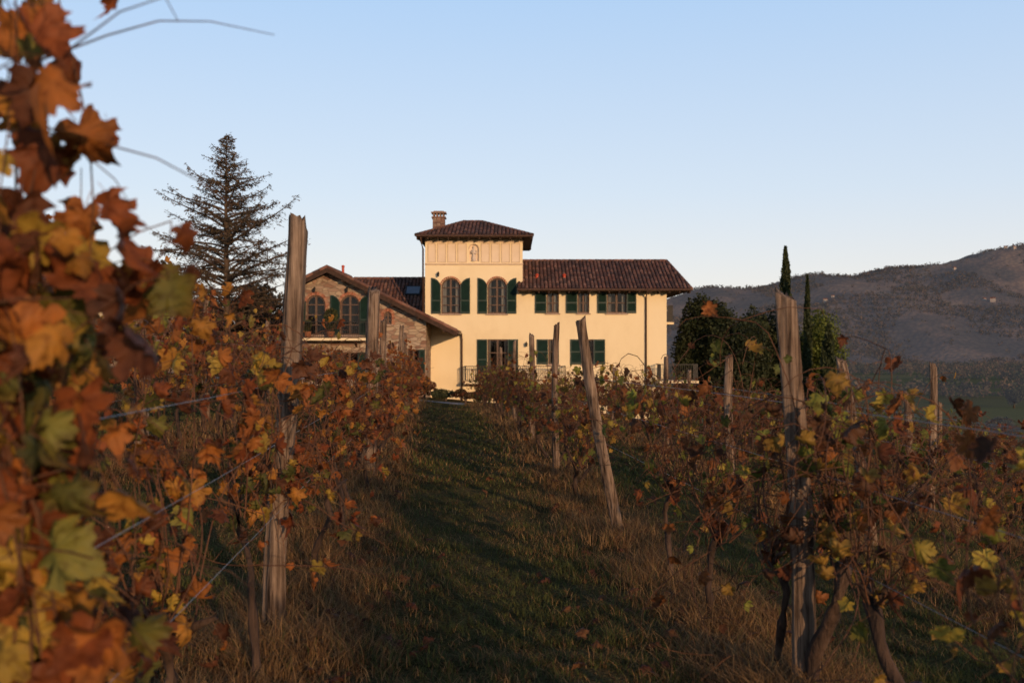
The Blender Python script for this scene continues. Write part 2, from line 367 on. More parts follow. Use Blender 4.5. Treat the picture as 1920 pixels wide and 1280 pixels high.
# ---------------------------------------------------------------- conifer
def conifer(x,y,topz,slope,seed,label,nb=170,dens=1.0,tips=(.13,.08,.045),c2=(.05,.045,.026)):
    rng=np.random.default_rng(seed);gz=g1(x,y)
    e=empty('conifer_tree',(x,y,gz));meta(e,label,'tree')
    H=topz-gz
    m=MB();m.tube([(0,0,0),(.05,0,H*.3),(-.04,.03,H*.6),(0,0,H)],[.26,.2,.12,.02],8)
    P=[];D=[];S=[]
    for i in range(nb):
        h=H*(.12+.87*(i/nb)**.85)
        L=max(.3,min((H-h),H*.6)*slope*rng.uniform(.35,1.2))
        a=i*2.39996+rng.uniform(-.5,.5)
        dx,dy=math.cos(a),math.sin(a)
        up=rng.uniform(.0,.65)+.3*(h/H);sw=rng.normal()*.2
        pts=[]
        for k in range(7):
            s=k/6
            pts.append(Vector((dx*L*s-dy*sw*L*s*s,dy*L*s+dx*sw*L*s*s,h+L*(up*s-.62*s*s+.38*s**3))))
        m.tube(pts,[.045*(1-k/6)*(.4+L/4)+.01 for k in range(7)],4,cap=False)
        nt_=int((6+L*8)*dens)
        for j in range(nt_):
            s=rng.uniform(.18,1);k=min(5,int(s*6));f=s*6-k
            p=pts[k].lerp(pts[k+1],f)
            side=rng.choice([-1,1]);tl=(.24+.3*L*(1-s)*.9)*rng.uniform(.5,1.1)
            td=Vector((dx*.6-dy*side*.9,dy*.6+dx*side*.9,-.3+rng.uniform(-.7,.7))).normalized()
            m.tube([p,p+td*tl],[.012,.005],3,cap=False)
            nn=int(2+tl*9)
            for q in range(nn):
                u=rng.uniform(0,1)
                P.append(p+td*tl*u+Vector(rng.normal(size=3)*.07))
                D.append((td+Vector(rng.normal(size=3)*.7)).normalized())
                S.append(rng.uniform(.12,.24))
    n=len(P);P=np.array([tuple(p) for p in P]);D=np.array([tuple(p) for p in D])
    a=rng.normal(size=(n,3));b=np.cross(D,a);b/=np.linalg.norm(b,axis=1)[:,None];c=np.cross(b,D)
    rot=np.stack([b,D,c],2)
    tv=np.array([[-.16,0,0],[0,-.5,0],[.16,0,0],[0,.5,0]])
    t=rng.uniform(0,1,n)[:,None];col=np.array(tips)*t+np.array(c2)*(1-t)
    v,f,cc=instance(tv,CARD_F,P,rot,np.array(S),col)
    link(bpy.data.objects.new('crown',np_mesh('crown',v,f,cc,M['tree_leaf'])),e)
    m.obj('trunk',M['trunk'],e,True)
    return e
conifer(PX(424,60),60,PZ(250,60),.68,4,'tall feathery conifer with open branches beside the stone house',nb=185,dens=.82)
def cypress(x,y,topz,r,seed,label,n=5000,c1=(.02,.03,.012),c2=(.05,.06,.02)):
    rng=np.random.default_rng(seed);gz=g1(x,y)-.05;H=topz-gz
    e=empty('cypress_tree',(x,y,gz));meta(e,label,'tree')
    h=rng.uniform(.04,1,n)**.9;a=rng.uniform(0,6.283,n)
    rad=r*np.clip(np.minimum(h*8,(1-h)**.62*1.25),0,1)*(1+.22*np.sin(a*3+h*23)+.12*np.sin(h*60+a*5))*rng.uniform(.5,1.1,n)
    p=np.stack([rad*np.cos(a),rad*np.sin(a),h*H],1)
    D=np.stack([np.cos(a)*.3,np.sin(a)*.3,np.ones(n)],1)+rng.normal(size=(n,3))*.25;D/=np.linalg.norm(D,axis=1)[:,None]
    b=np.cross(D,rng.normal(size=(n,3)));b/=np.linalg.norm(b,axis=1)[:,None];rot=np.stack([b,D,np.cross(b,D)],2)
    t=rng.uniform(0,1,n)[:,None];col=np.array(c1)*(1-t)+np.array(c2)*t
    v,f,c=instance(CARD_V,CARD_F,p,rot,rng.uniform(.12,.28,n),col)
    link(bpy.data.objects.new('crown',np_mesh('crown',v,f,c,M['tree_leaf'])),e)
    m=MB();m.tube([(0,0,0),(0,0,H*.9)],[r*.25,.02],7);m.obj('trunk',M['trunk'],e)
cypress(PX(1473,60),60,PZ(463,60),.62,1,'tall slim dark cypress above the vineyard',n=7000)
cypress(PX(1514,58),58,PZ(517,58),.3,2,'very thin cypress beside an ivy-covered tree')
cypress(PX(1553,56),56,PZ(610,56),.6,3,'short dark cypress in front of the rounded tree')
make_tree('rounded_tree',PX(1538,60),60,PZ(566,60),1.75,11,(.05,.075,.012),(.12,.14,.025),30000,.14,'rounded ivy-clad tree with yellow-green leaves','tree',lumps=22,zlow=.1,core=.93)
G1,G2=(.012,.022,.008),(.045,.05,.018)
make_tree('evergreen_shrub',PX(1325,59),59,PZ(552,59),2.3,12,G1,G2,30000,.18,'large dark evergreen shrub beside the villa','shrub',lumps=26,zlow=.1,core=.85)
make_tree('evergreen_shrub',PX(1425,61),61,PZ(556,61),2.4,13,G1,G2,30000,.18,'broad dark evergreen shrub on the slope','shrub',lumps=26,zlow=.1,core=.85)
make_tree('evergreen_shrub',PX(1375,57.5),57.5,PZ(565,57.5),2.4,14,G1,G2,26000,.17,'dark shrub between two larger shrubs','shrub',lumps=26,zlow=.1,core=.82)
make_tree('evergreen_shrub',PX(1480,63),63,PZ(585,63),2.3,19,(.018,.028,.009),(.05,.055,.018),20000,.17,'dark shrub at the foot of the cypress','shrub',lumps=24,zlow=.1,core=.85)
make_tree('broadleaf_tree',PX(60,52),52,PZ(500,52),3.2,15,(.07,.05,.02),(.16,.08,.03),8000,.25,'autumn broadleaf tree behind the farmhouse','tree',lumps=16)
make_tree('broadleaf_tree',PX(480,66),66,PZ(520,66),2.8,16,(.03,.03,.018),(.08,.055,.03),9000,.22,'dark broadleaf tree behind the conifer','tree',lumps=18)
make_tree('broadleaf_tree',PX(315,62),62,PZ(470,62),2.6,17,(.03,.028,.018),(.08,.05,.03),9000,.22,'dark brown broadleaf tree beside the drive','tree',lumps=18)
make_tree('broadleaf_tree',PX(390,64),64,PZ(550,64),2.8,18,(.03,.028,.018),(.07,.05,.03),8000,.22,'low brown broadleaf tree under the conifer','tree',lumps=16)
for i,(px,py,y,r) in enumerate([(795,705,49,.8),(835,726,48,.8),(872,728,47,.8),(905,725,50,.8),(700,705,46,.9),(640,705,47,.8),(1010,720,50,.9),(960,722,49,.8),(1080,715,51,1.0),(1150,720,52,1.0),(1220,722,52,1.0)]):
    c=[((.05,.045,.015),(.16,.05,.03)),((.03,.04,.015),(.08,.08,.03))][i%2]
    make_tree('garden_shrub',PX(px,y),y,PZ(py,y),r,30+i,c[0],c[1],1800,.1,'low garden shrub with %s leaves at the house base'%['reddish','green'][i%2],'shrub',lumps=7,zlow=.0,group='shrubs planted along the house base')
rng=np.random.default_rng(3)
P=[];S=[];C=[]
def addtree(x,y,z,h,n,tone):
    d=rng.normal(size=(n,3));d/=np.linalg.norm(d,axis=1)[:,None];d*=rng.uniform(.5,1,(n,1))
    P.append(np.array([x,y,z+h*.5])+d*np.array([h*.5,h*.5,h*.5]));S.append(np.full(n,h*.26))
    C.append(np.array(tone)[None]*rng.uniform(.75,1.25,(n,1)))
for i in range(1500):
    line=rng.integers(0,7);y=[640,800,980,1140,1260,1360,1440][line]+rng.normal()*16
    x=rng.uniform(.14,.62)*y+rng.normal()*10
    if line<3 and vnoise(x/90.,line*7.3,4)<.55: continue
    tone=[(.035,.04,.024),(.06,.05,.032),(.08,.058,.036)][rng.integers(0,3)]
    addtree(x,y,g1(x,y),rng.uniform(7,13),26,tone)
k=0
while k<8500:
    y=rng.uniform(1480,2750);x=rng.uniform(.13,.6)*y
    if fbm(x/170,y/170,3,88)<.48: 
        if rng.random()<.96: continue
    tone=[(.045,.042,.03),(.065,.052,.035),(.085,.06,.04)][rng.integers(0,3)]
    addtree(x,y,hillz(x,y)-3,rng.uniform(7,13),8,tone);S[-1]*=1.6;k+=1
v,f,c=instance(CARD_V,CARD_F,np.concatenate(P),rand_rot(rng,sum(map(len,P))),np.concatenate(S),np.concatenate(C))
o=link(bpy.data.objects.new('distant_wood',np_mesh('distant_wood',v,f,c,M['far_leaf'])));o['kind']='stuff'
make_tree('field_tree',150,305,g1(150,305)+11,5.5,60,(.03,.035,.02),(.05,.05,.03),3500,.8,'dark rounded tree standing in the valley field','tree',mat=M['far_leaf'])
make_tree('field_tree',262,520,g1(262,520)+10,6,61,(.03,.035,.02),(.05,.05,.03),2500,1.0,'dark spreading tree in the valley field','tree',mat=M['far_leaf'])
def village(px,y,s,label):
    x=PX(px,y);z=hillz(x,y)+2
    e=empty('hill_house',(x,y,z));e.rotation_euler=(0,0,px%7*.2-.6);meta(e,label,'house','small houses scattered on the hillside')
    m=MB();m.box(-s,s,-s*.6,s*.6,-7,s*.8);m.obj('wall',M['whitehouse'],e)
    m=MB()
    m.face([(-s*1.1,-s*.7,s*.78),(s*1.1,-s*.7,s*.78),(s*1.1,0,s*1.3),(-s*1.1,0,s*1.3)],(.2,.09,.06));m.face([(s*1.1,s*.7,s*.78),(-s*1.1,s*.7,s*.78),(-s*1.1,0,s*1.3),(s*1.1,0,s*1.3)],(.2,.09,.06))
    m.face([(s*1.0,-s*.6,s*.8),(s*1.0,s*.6,s*.8),(s*1.0,0,s*1.28)],(.3,.24,.2));m.obj('roof',M['tile'],e)
for px,y,s in [(1548,2330,4.5),(1562,2345,3.5),(1862,2180,5),(1846,2200,3.5),(1902,2560,5),(1886,2600,4),(1790,2500,4)]:
    village(px,y,s,'tiny pale house with tiled roof on the wooded hill')

# ---------------------------------------------------------------- tiles
trs=random.Random(77)
def tilecol():
    b=trs.choice([(.17,.08,.055),(.2,.10,.07),(.12,.065,.05),(.24,.13,.09),(.09,.055,.045),(.15,.09,.07)])
    k=trs.uniform(.7,1.1);return (b[0]*k,b[1]*k,b[2]*k)
def tile_plane(m,A,B,C,D,w=.21,rowh=.36):
    A,B,C,D=map(Vector,(A,B,C,D));L=(B-A).length;u=(B-A)/L
    d=D-A;ud=d.dot(u);vv=d-u*ud;vd=vv.length;v=vv/vd;uc=(C-A).dot(u)
    nrm=u.cross(v)
    if nrm.z<0: nrm=-nrm
    m.face([A,B,C,D] if (C-D).length>1e-4 else [A,B,C],(.06,.03,.02))
    nc=int(L/w)
    for i in range(nc):
        cu=(i+.5)*L/nc
        hw=L/nc*.42
        lim=vd
        if cu<ud: lim=vd*cu/max(ud,1e-6)
        if cu>uc: lim=min(lim,vd*(L-cu)/max(L-uc,1e-6))
        lo=0.0
        j=0;off=trs.uniform(-.03,.03)
        while lo<lim-.05:
            hi=min(lo+rowh,lim);c=tilecol()
            pts=[]
            jit=trs.uniform(-.012,.012)
            for (vp,hh,ww) in ((lo-.03+off*(j>0),.030,1.0),(hi,.012,.86)):
                for q in range(5):
                    a=math.pi*q/4
                    pts.append(A+u*(cu+jit-hw*ww*math.cos(a))+v*vp+nrm*(hh+.055*math.sin(a)))
            for q in range(4):
                m.face([pts[q],pts[q+1],pts[5+q+1],pts[5+q]],c)
            m.face([pts[0],pts[1],pts[2],pts[3],pts[4]],(c[0]*.5,c[1]*.5,c[2]*.5))
            lo=hi;j+=1
def ridge(m,p,q,r=.1):
    p,q=Vector(p),Vector(q);L=(q-p).length;n=max(1,int(L/.38));
    for i in range(n):
        a=p.lerp(q,i/n);b=p.lerp(q,(i+1.08)/n)
        m.tube([a,b],[r*1.05,r*.9],8,tilecol())
def hip_roof(name,x0,x1,y0,y1,ze,zr,rx0,rx1,parent,thick=.12,gut=True):
    ym=(y0+y1)/2
    m=MB()
    a,b,c,d=(x0,y0,ze),(x1,y0,ze),(x1,y1,ze),(x0,y1,ze);e,f=(rx0,ym,zr),(rx1,ym,zr)
    tile_plane(m,a,b,f,e);tile_plane(m,c,d,e,f)
    if rx1<x1: tile_plane(m,b,c,f,f)
    if rx0>x0: tile_plane(m,d,a,e,e)
    ridge(m,e,f)
    if rx0>x0: ridge(m,a,e,.09);ridge(m,d,e,.09)
    if rx1<x1: ridge(m,b,f,.09);ridge(m,c,f,.09)
    o=m.obj(name,M['tile'],parent)
    m=MB();m.box(x0+.03,x1-.03,y0+.03,y1-.03,ze-thick,ze-.012)
    k=int((x1-x0)/.55)
    for i in range(k+1):
        xx=x0+.08+(x1-x0-.16)*i/k
        m.box(xx-.04,xx+.04,y0+.06,y0+.75,ze-thick-.1,ze-thick-.002)
    m.obj('eave',M['darkwood'],o)
    if gut:
        m=MB();m.tube([(x0,y0-.05,ze-.05),(x1,y0-.05,ze-.06)],.06,8);m.obj('gutter',M['copper'],o)
    return o
def wall_holes(m,outer,holes,Y,depth=.28):
    bm=bmesh.new();edges=[]
    for loop in [outer]+holes:
        vs=[bm.verts.new((p[0],0,p[1])) for p in loop]
        for i in range(len(vs)): edges.append(bm.edges.new((vs[i],vs[(i+1)%len(vs)])))
    bmesh.ops.triangle_fill(bm,use_beauty=True,use_dissolve=False,edges=edges,normal=(0,-1,0))
    for f in bm.faces:
        m.face([(v.co.x,Y,v.co.z) for v in f.verts])
    bm.free()
    for h in holes:
        for i in range(len(h)):
            p,q=h[i],h[(i+1)%len(h)]
            m.face([(p[0],Y,p[1]),(q[0],Y,q[1]),(q[0],Y+depth,q[1]),(p[0],Y+depth,p[1])])
def arch(cx,hw,zb,zt,n=14):
    zs=zt-hw;pts=[(cx-hw,zb),(cx+hw,zb)]
    for i in range(n+1):
        a=math.pi*i/n;pts.append((cx+hw*math.cos(a),zs+hw*math.sin(a)))
    return pts
def rect(cx,hw,zb,zt): return [(cx-hw,zb),(cx+hw,zb),(cx+hw,zt),(cx-hw,zt)]
brs=random.Random(9)
def brickcol():
    b=brs.choice([(.38,.15,.085),(.42,.18,.11),(.31,.12,.07),(.4,.21,.13)]);k=brs.uniform(.8,1.1);return tuple(q*k for q in b)
def oldbrick():
    b=brs.choice([(.26,.15,.11),(.3,.2,.15),(.22,.13,.1),(.32,.24,.18)]);k=brs.uniform(.75,1.1);return tuple(q*k for q in b)
def shutter_mesh(w,zb,zt,arched,outer_dir,jx,Y):
    m=MB();zs=zt-w if arched else zt
    def top(t): return zs+math.sqrt(max(0,w*w-(w-t)**2)) if arched else zt
    xx=lambda t: jx+outer_dir*(t+.012)
    K=10
    for i in range(K):
        t0,t1=w*i/K,w*(i+1)/K
        m.face([(xx(t0),Y-.03,zb),(xx(t1),Y-.03,zb),(xx(t1),Y-.03,top(t1)),(xx(t0),Y-.03,top(t0))])
        m.face([(xx(t0),Y-.075,top(t0)),(xx(t1),Y-.075,top(t1)),(xx(t1),Y-.03,top(t1)),(xx(t0),Y-.03,top(t0))])
        m.face([(xx(t0),Y-.077,top(t0)-.08),(xx(t1),Y-.077,top(t1)-.08),(xx(t1),Y-.077,top(t1)),(xx(t0),Y-.077,top(t0))])
    s=.055
    def bx(t0,t1,z0,z1,y0=.075,y1=.03):
        a,b=sorted((xx(t0),xx(t1)));m.box(a,b,Y-y0,Y-y1-.001,z0,z1)
    bx(0,s,zb,top(.03)-.01);bx(w-s,w,zb,top(w)-.01);bx(s,w-s,zb,zb+.1);bx(s,w-s,(zb+zs)/2-.04,(zb+zs)/2+.04)
    z=zb+.13
    while z<zt-.08:
        t0=s
        while t0<w-s and top(t0)-.07<z: t0+=.02
        if t0<w-s-.03:
            a,b=sorted((xx(t0),xx(w-s)))
            m.face([(a,Y-.07,z),(b,Y-.07,z),(b,Y-.035,z+.055),(a,Y-.035,z+.055)])
        z+=.06
    return m
def window(parent,cx,hw,zb,zt,Y,arched=False,sh='LR',brick=False,curt=.5,shw=None,seed=0):
    w=MB()
    if brick:
        zs=zt-hw;nb=15
        for i in range(nb):
            a0=math.pi*i/nb+.02;a1=math.pi*(i+1)/nb-.02
            r0,r1=hw+.005,hw+(.17 if brick==2 else .1)
            c=brickcol()
            q=[(cx+r*math.cos(a),zs+r*math.sin(a)) for r,a in ((r0,a0),(r1,a0),(r1,a1),(r0,a1))]
            f=[(p[0],Y-.025,p[1]) for p in q];bk=[(p[0],Y+.01,p[1]) for p in q]
            w.face(f,c)
            for k in range(4): w.face([f[k],f[(k+1)%4],bk[(k+1)%4],bk[k]],c)
        if brick==2:
            z=zb
            while z<zs-.05:
                for sd in (-1,1):
                    a,b=sorted((cx+sd*(hw+.005),cx+sd*(hw+.13+.06*(int(z*13)%2))));w.box(a,b,Y-.025,Y+.01,z,z+.065,brickcol())
                z+=.08
    w.box(cx-hw-.08,cx+hw+.08,Y-.09,Y+.05,zb-.07,zb-.004,(.42,.32,.25))
    wo=w.obj('window',M['brick'],parent)
    f=MB();fy=Y+.12
    o=arch(cx,hw-.004,zb,zt-.004) if arched else rect(cx,hw-.004,zb,zt-.004)
    i_=arch(cx,hw-.08,zb+.08,zt-.08) if arched else rect(cx,hw-.07,zb+.07,zt-.07)
    for k in range(len(o)):
        k2=(k+1)%len(o)
        f.face([(o[k][0],fy,o[k][1]),(o[k2][0],fy,o[k2][1]),(i_[k2][0],fy,i_[k2][1]),(i_[k][0],fy,i_[k][1])])
        f.face([(i_[k][0],fy,i_[k][1]),(i_[k2][0],fy,i_[k2][1]),(i_[k2][0],fy+.05,i_[k2][1]),(i_[k][0],fy+.05,i_[k][1])])
    f.box(cx-.05,cx+.05,fy-.01,fy+.05,zb+.05,zt-.05)
    ztr=(zt-hw) if arched else zt
    nb=3 if (zt-zb)>1.5 else 2
    for i in range(1,nb+ (1 if arched else 0)):
        z=zb+(ztr-zb)*i/nb;f.box(cx-hw+.05,cx+hw-.05,fy+.004,fy+.045,z-.025,z+.025)
    f.obj('frame',M['frame'],wo)
    g=MB();g.face([(p[0],fy+.03,p[1]) for p in i_]);g.obj('pane',M['glass'],wo)
    d=MB();d.box(cx-hw-.1,cx+hw+.1,Y+.75,Y+.8,zb-.1,zt+.1)
    d.obj('dark_backing',M['dark'],wo)  # dark panel behind the glass, painted as the room's shade
    if curt>0:
        rr=random.Random(seed)
        for sd in (-1,1):
            c=MB()
            wd=hw*curt*rr.uniform(.7,1.2);K=10
            for i in range(K):
                x0=cx+sd*(hw-wd*i/K);x1=cx+sd*(hw-wd*(i+1)/K);y0=Y+.3+.03*math.sin(i*1.9);y1=Y+.3+.03*math.sin((i+1)*1.9)
                c.face([(x0,y0,zb),(x1,y1,zb),(x1,y1,zt),(x0,y0,zt)])
            c.obj('curtain',M['curtain'],wo)
    sw=shw or hw
    if 'L' in sh: shutter_mesh(sw,zb,zt,arched,-1,cx-hw,Y).obj('shutter',M['shutter'],wo)
    if 'R' in sh: shutter_mesh(sw,zb,zt,arched,1,cx+hw,Y).obj('shutter',M['shutter'],wo)
    return wo
def railing(parent,x0,x1,y,z0,z1,dep=0,name='railing'):
    m=MB();m.box(x0,x1,y-.02,y+.02,z1-.04,z1);m.box(x0,x1,y-.015,y+.015,z0,z0+.03)
    n=int((x1-x0)/.11)
    for i in range(n+1):
        x=x0+(x1-x0)*i/n;m.box(x-.01,x+.01,y-.01,y+.01,z0+.03,z1-.04)
    if dep:
        for x in (x0,x1):
            m.box(x-.02,x+.02,y+.02,y+dep,z1-.04,z1)
            k=int(dep/.11)
            for i in range(1,k): m.box(x-.008,x+.008,y+i*.11-.008,y+i*.11+.008,z0,z1-.04)
    return m.obj(name,M['metal'],parent)
def lantern(parent,x,y,z):
    m=MB();m.box(x-.03,x+.03,y-.02,y-.001,z-.1,z+.12);m.tube([(x,y-.02,z+.08),(x,y-.12,z+.14),(x,y-.2,z+.1)],.012,5)
    m.tube([(x,y-.2,z-.14),(x,y-.2,z+.04),(x,y-.2,z+.1)],[.05,.08,.02],6);m.obj('wall_lamp',M['metal'],parent)
# ---------------------------------------------------------------- villa
YV=55.0
x_=lambda p: PX(p,YV)
z_=lambda p: PZ(p,YV)
villa=empty('villa',(0,0,0))
meta(villa,'yellow plastered villa with square tower, green shutters and tiled roofs','house')
xl,xt,xr=x_(797),x_(980),x_(1250)
wins=[]
for cx in (845,932): wins.append(dict(cx=x_(cx),hw=x_(960+18),zb=z_(588),zt=z_(521),arched=True,sh='LR',brick=1,curt=.5))
def R(a,b,t,bt,**k): 
    d=dict(cx=x_((a+b)/2),hw=(x_(b)-x_(a))/2,zb=z_(bt),zt=z_(t));d.update(k);return d
wins+= [R(1025,1048,548,587,sh='L',curt=.7,shw=.63),R(1083,1105,548,587,sh='L',curt=.7,shw=.63),R(1138,1175,548,587,sh='LR',curt=.6,shw=.52),
        R(914,952,636,712,sh='LR',curt=.3),R(1028,1048,636,683,sh='L',curt=.5,shw=.62),R(1091,1113,636,683,sh='LR',curt=.5,shw=.62),R(1160,1182,738,775,sh='LR',curt=.2,shw=.5)]
holes=[arch(w['cx'],w['hw'],w['zb'],w['zt']) if w.get('arched') else rect(w['cx'],w['hw'],w['zb'],w['zt']) for w in wins]
nx_=x_(888.5);niche=arch(nx_,.26,z_(490),z_(458),12)
m=MB()
zt1=z_(545)+.02;zt2=z_(445)+.05
wall_holes(m,[(xl,-6.5),(xr,-6.5),(xr,zt1),(xt,zt1),(xt,zt2),(xl,zt2)],holes+[niche],YV)
Dp=6.2
m.face([(xl,YV,-6.5),(xl,YV+Dp,-6.5),(xl,YV+Dp,zt2),(xl,YV,zt2)])
m.face([(xt,YV,zt1-.3),(xt,YV+Dp,zt1-.3),(xt,YV+Dp,zt2),(xt,YV,zt2)])
m.face([(xr,YV,-6.5),(xr,YV+Dp,-6.5),(xr,YV+Dp,zt1),(xr,YV,zt1)])
m.face([(xl,YV+Dp,-6.5),(xr,YV+Dp,-6.5),(xr,YV+Dp,zt1),(xl,YV+Dp,zt1)])
m.face([(xl,YV+Dp,zt1),(xt,YV+Dp,zt1),(xt,YV+Dp,zt2),(xl,YV+Dp,zt2)])
wall=m.obj('wall',M['plaster'],villa)
for i,w in enumerate(wins): window(villa,Y=YV,seed=i,**w)
lantern(villa,x_(822),YV,z_(514));lantern(villa,x_(987),YV,z_(645))
m=MB()
b0,b1=z_(493),z_(455)
m.box(xl-.02,xt+.02,YV-.06,YV-.002,b0-.1,b0-.02);m.box(xl-.02,xt+.02,YV-.05,YV-.002,b1+.03,b1+.09)
pan=[(802,817),(820,836),(839,855),(858,875),(902,918),(921,937),(940,956),(959,975)]
for a,b in pan:
    a,b=x_(a),x_(b);t=.03
    zz0,zz1=b0+.03,b1-.02
    m.box(a,b,YV-.03,YV-.002,zz0,zz0+t);m.box(a,b,YV-.03,YV-.002,zz1-t,zz1)
    m.box(a,a+t,YV-.03,YV-.002,zz0+t,zz1-t);m.box(b-t,b,YV-.03,YV-.002,zz0+t,zz1-t)
ar=arch(nx_,.26,z_(490),z_(458),12);ar2=arch(nx_,.3,z_(490)-.0,z_(458)+.04,12)
for k in range(1,len(ar)-1):
    k2=k+1
    m.face([(ar[k][0],YV-.03,ar[k][1]),(ar[k2][0],YV-.03,ar[k2][1]),(ar2[k2][0],YV-.03,ar2[k2][1]),(ar2[k][0],YV-.03,ar2[k][1])])
fr=m.obj('frieze',M['mould'],villa)
for a,b in pan:
    m=MB();a,b=x_(a)+.04,x_(b)-.04;m.face([(a,YV-.006,b0+.07),(b,YV-.006,b0+.07),(b,YV-.006,b1-.06),(a,YV-.006,b1-.06)])
    m.obj('frieze_panel',M['pinkplaster'],fr)
m=MB();m.box(nx_-.3,nx_+.3,YV+.1,YV+.12,z_(490)-.05,z_(458)+.05);m.obj('niche',M['pinkplaster'],fr)
m=MB();zb=z_(490)
prof=[(0,.14),(.05,.15),(.06,.12),(.2,.12),(.4,.1),(.5,.115),(.6,.13),(.66,.1),(.69,.045),(.72,.045),(.76,.065),(.81,.068),(.86,.05),(.885,.01)]
m.tube([(nx_,YV+.03,zb+p[0]) for p in prof],[p[1]*.9 for p in prof],12)
m.tube([(nx_-.12,YV+.01,zb+.6),(nx_-.13,YV-.05,zb+.45),(nx_-.02,YV-.09,zb+.5)],[.04,.035,.03],6)
m.tube([(nx_+.12,YV+.01,zb+.6),(nx_+.14,YV-.05,zb+.44),(nx_+.03,YV-.09,zb+.42)],[.04,.035,.03],6)
m.obj('statue',M['statue'],villa,True)
ye=YV-.85
sx=lambda p: PX(p,ye)
zr=PZ(489,58.2)
rw=hip_roof('roof',xt-.3,sx(1297),ye,2*58.2-ye,PZ(541,ye),zr,xt-.3,PX(1250,58.2),villa)
rt=hip_roof('roof',sx(779),sx(999),ye,2*58.1-ye,PZ(440,ye),PZ(415,58.1)-.02,PX(868,58.1),PX(905,58.1),villa)
for px in (1007,1058):
    m=MB();vx=PX(px,55.6);vz=PZ(527,55.6);m.tube([(vx,55.6,vz-.25),(vx,55.6,vz+.32)],.08,10);m.tube([(vx,55.6,vz+.32),(vx,55.6,vz+.42)],[.13,.04],10);m.obj('roof_vent',M['redvent'],rw)
def chimney(parent,cx,cy,w,z0,z1):
    m=MB();z=z0;k=0
    while z<z1-.3:
        n=3
        for i in range(n):
            a=cx-w+2*w*i/n+.006;b=cx-w+2*w*(i+1)/n-.006
            m.box(a,b,cy-w,cy+w,z,z+.068,oldbrick())
        z+=.075;k+=1
    m.box(cx-w-.06,cx+w+.06,cy-w-.06,cy+w+.06,z,z+.07,oldbrick());z+=.07
    for i in range(4):
        a=cx-w+.02+(2*w-.14)*i/3.0
        for yy in (cy-w+.02,cy+w-.12): m.box(a,a+.09,yy,yy+.1,z,z+.2,oldbrick())
    m.box(cx-w-.08,cx+w+.08,cy-w-.08,cy+w+.08,z+.2,z+.27,oldbrick())
    m.box(cx-w+.05,cx+w-.05,cy-w+.05,cy+w-.05,z+.27,z+.33,oldbrick())
    return m.obj('chimney',M['brick'],parent)
chimney(rt,PX(823,56.5),56.5,.34,PZ(432,56.5)-.3,PZ(400,56.5)-.03)
def pipe(pts,parent): 
    m=MB();m.tube(pts,.05,8);m.obj('downpipe',M['copper'],parent,True)
pipe([(x_(791),YV-.8,zt2-.1),(x_(791),YV-.5,zt2-.35),(x_(794)-.02,YV-.1,zt2-.7),(x_(794)-.02,YV-.1,z_(596))],villa)
pipe([(x_(1211),YV-.85,z_(547)),(x_(1211),YV-.4,z_(551)),(x_(1211),YV-.08,z_(558)),(x_(1211),YV-.08,z_(740))],villa)
def balcony(parent,x0,x1,y0,y1,z,h=.95):
    m=MB();m.box(x0,x1,y0,y1,z-.12,z)
    b=m.obj('balcony',M['plaster'],parent);railing(b,x0+.05,x1-.05,y0+.06,z+.05,z+h,dep=(y1-y0-.1));return b
balcony(villa,x_(872),x_(1060),YV-1.1,YV-.01,z_(714),.85)
balcony(villa,xr+.01,x_(1269),YV+1,YV+3,z_(603),.95)
balcony(villa,xr-.6,PX(1300,YV),YV-1.6,YV-.01,z_(712),.9)
# ---------------------------------------------------------------- stone wing
YS=52.0
sx=lambda p: PX(p,YS);sz=lambda p: PZ(p,YS)
stone=empty('stone_house');meta(stone,'rubble stone gabled house with brick arched windows and balcony','house')
ax,az=sx(617),sz(503);rx1,rz1=sx(858),sz(622);lx1=sx(540);lz1=az-(ax-lx1)*((az-rz1)/(rx1-ax))
sl=(az-rz1)/(rx1-ax)
wx0,wx1=sx(566),sx(799)
th=.22
m=MB()
sw=[dict(cx=sx(592),hw=.5,zb=sz(628),zt=sz(553),arched=True,sh='L',brick=2,curt=0),
    dict(cx=sx(656),hw=.5,zb=sz(628),zt=sz(553),arched=True,sh='LR',brick=2,curt=0),
    dict(cx=sx(727),hw=.2,zb=sz(608),zt=sz(584),arched=True,sh='',brick=2,curt=0),
    dict(cx=sx(655),hw=.45,zb=sz(712),zt=sz(660),arched=False,sh='LR',brick=0,curt=.2),
    dict(cx=sx(775),hw=.3,zb=sz(700),zt=sz(655),arched=False,sh='R',brick=0,curt=.2)]
holes=[arch(w['cx'],w['hw'],w['zb'],w['zt']) if w['arched'] else rect(w['cx'],w['hw'],w['zb'],w['zt']) for w in sw]
roofz=lambda x: az-abs(x-ax)*sl-th
wall_holes(m,[(wx0,-4.5),(wx1,-4.5),(wx1,roofz(wx1)),(ax,az-th),(wx0,roofz(wx0))],holes,YS)
YB=59.0
m.face([(wx1,YS,-4.5),(wx1,YB,-4.5),(wx1,YB,roofz(wx1)),(wx1,YS,roofz(wx1))])
m.face([(wx0,YS,-4.5),(wx0,YB,-4.5),(wx0,YB,roofz(wx0)),(wx0,YS,roofz(wx0))])
m.face([(wx0,YB,-4.5),(wx1,YB,-4.5),(wx1,YB,roofz(wx1)),(ax,YB,az-th),(wx0,YB,roofz(wx0))])
m.obj('wall',M['stone'],stone)
for i,w in enumerate(sw): window(stone,Y=YS,seed=20+i,**w)
lantern(stone,sx(590),YS,sz(543));lantern(stone,sx(651),YS,sz(543));lantern(stone,sx(698),YS,sz(560))
m=MB();yf=YS-.7;yb=54.95
tile_plane(m,(rx1,yf,rz1),(rx1,yb,rz1),(ax,yb,az),(ax,yf,az))
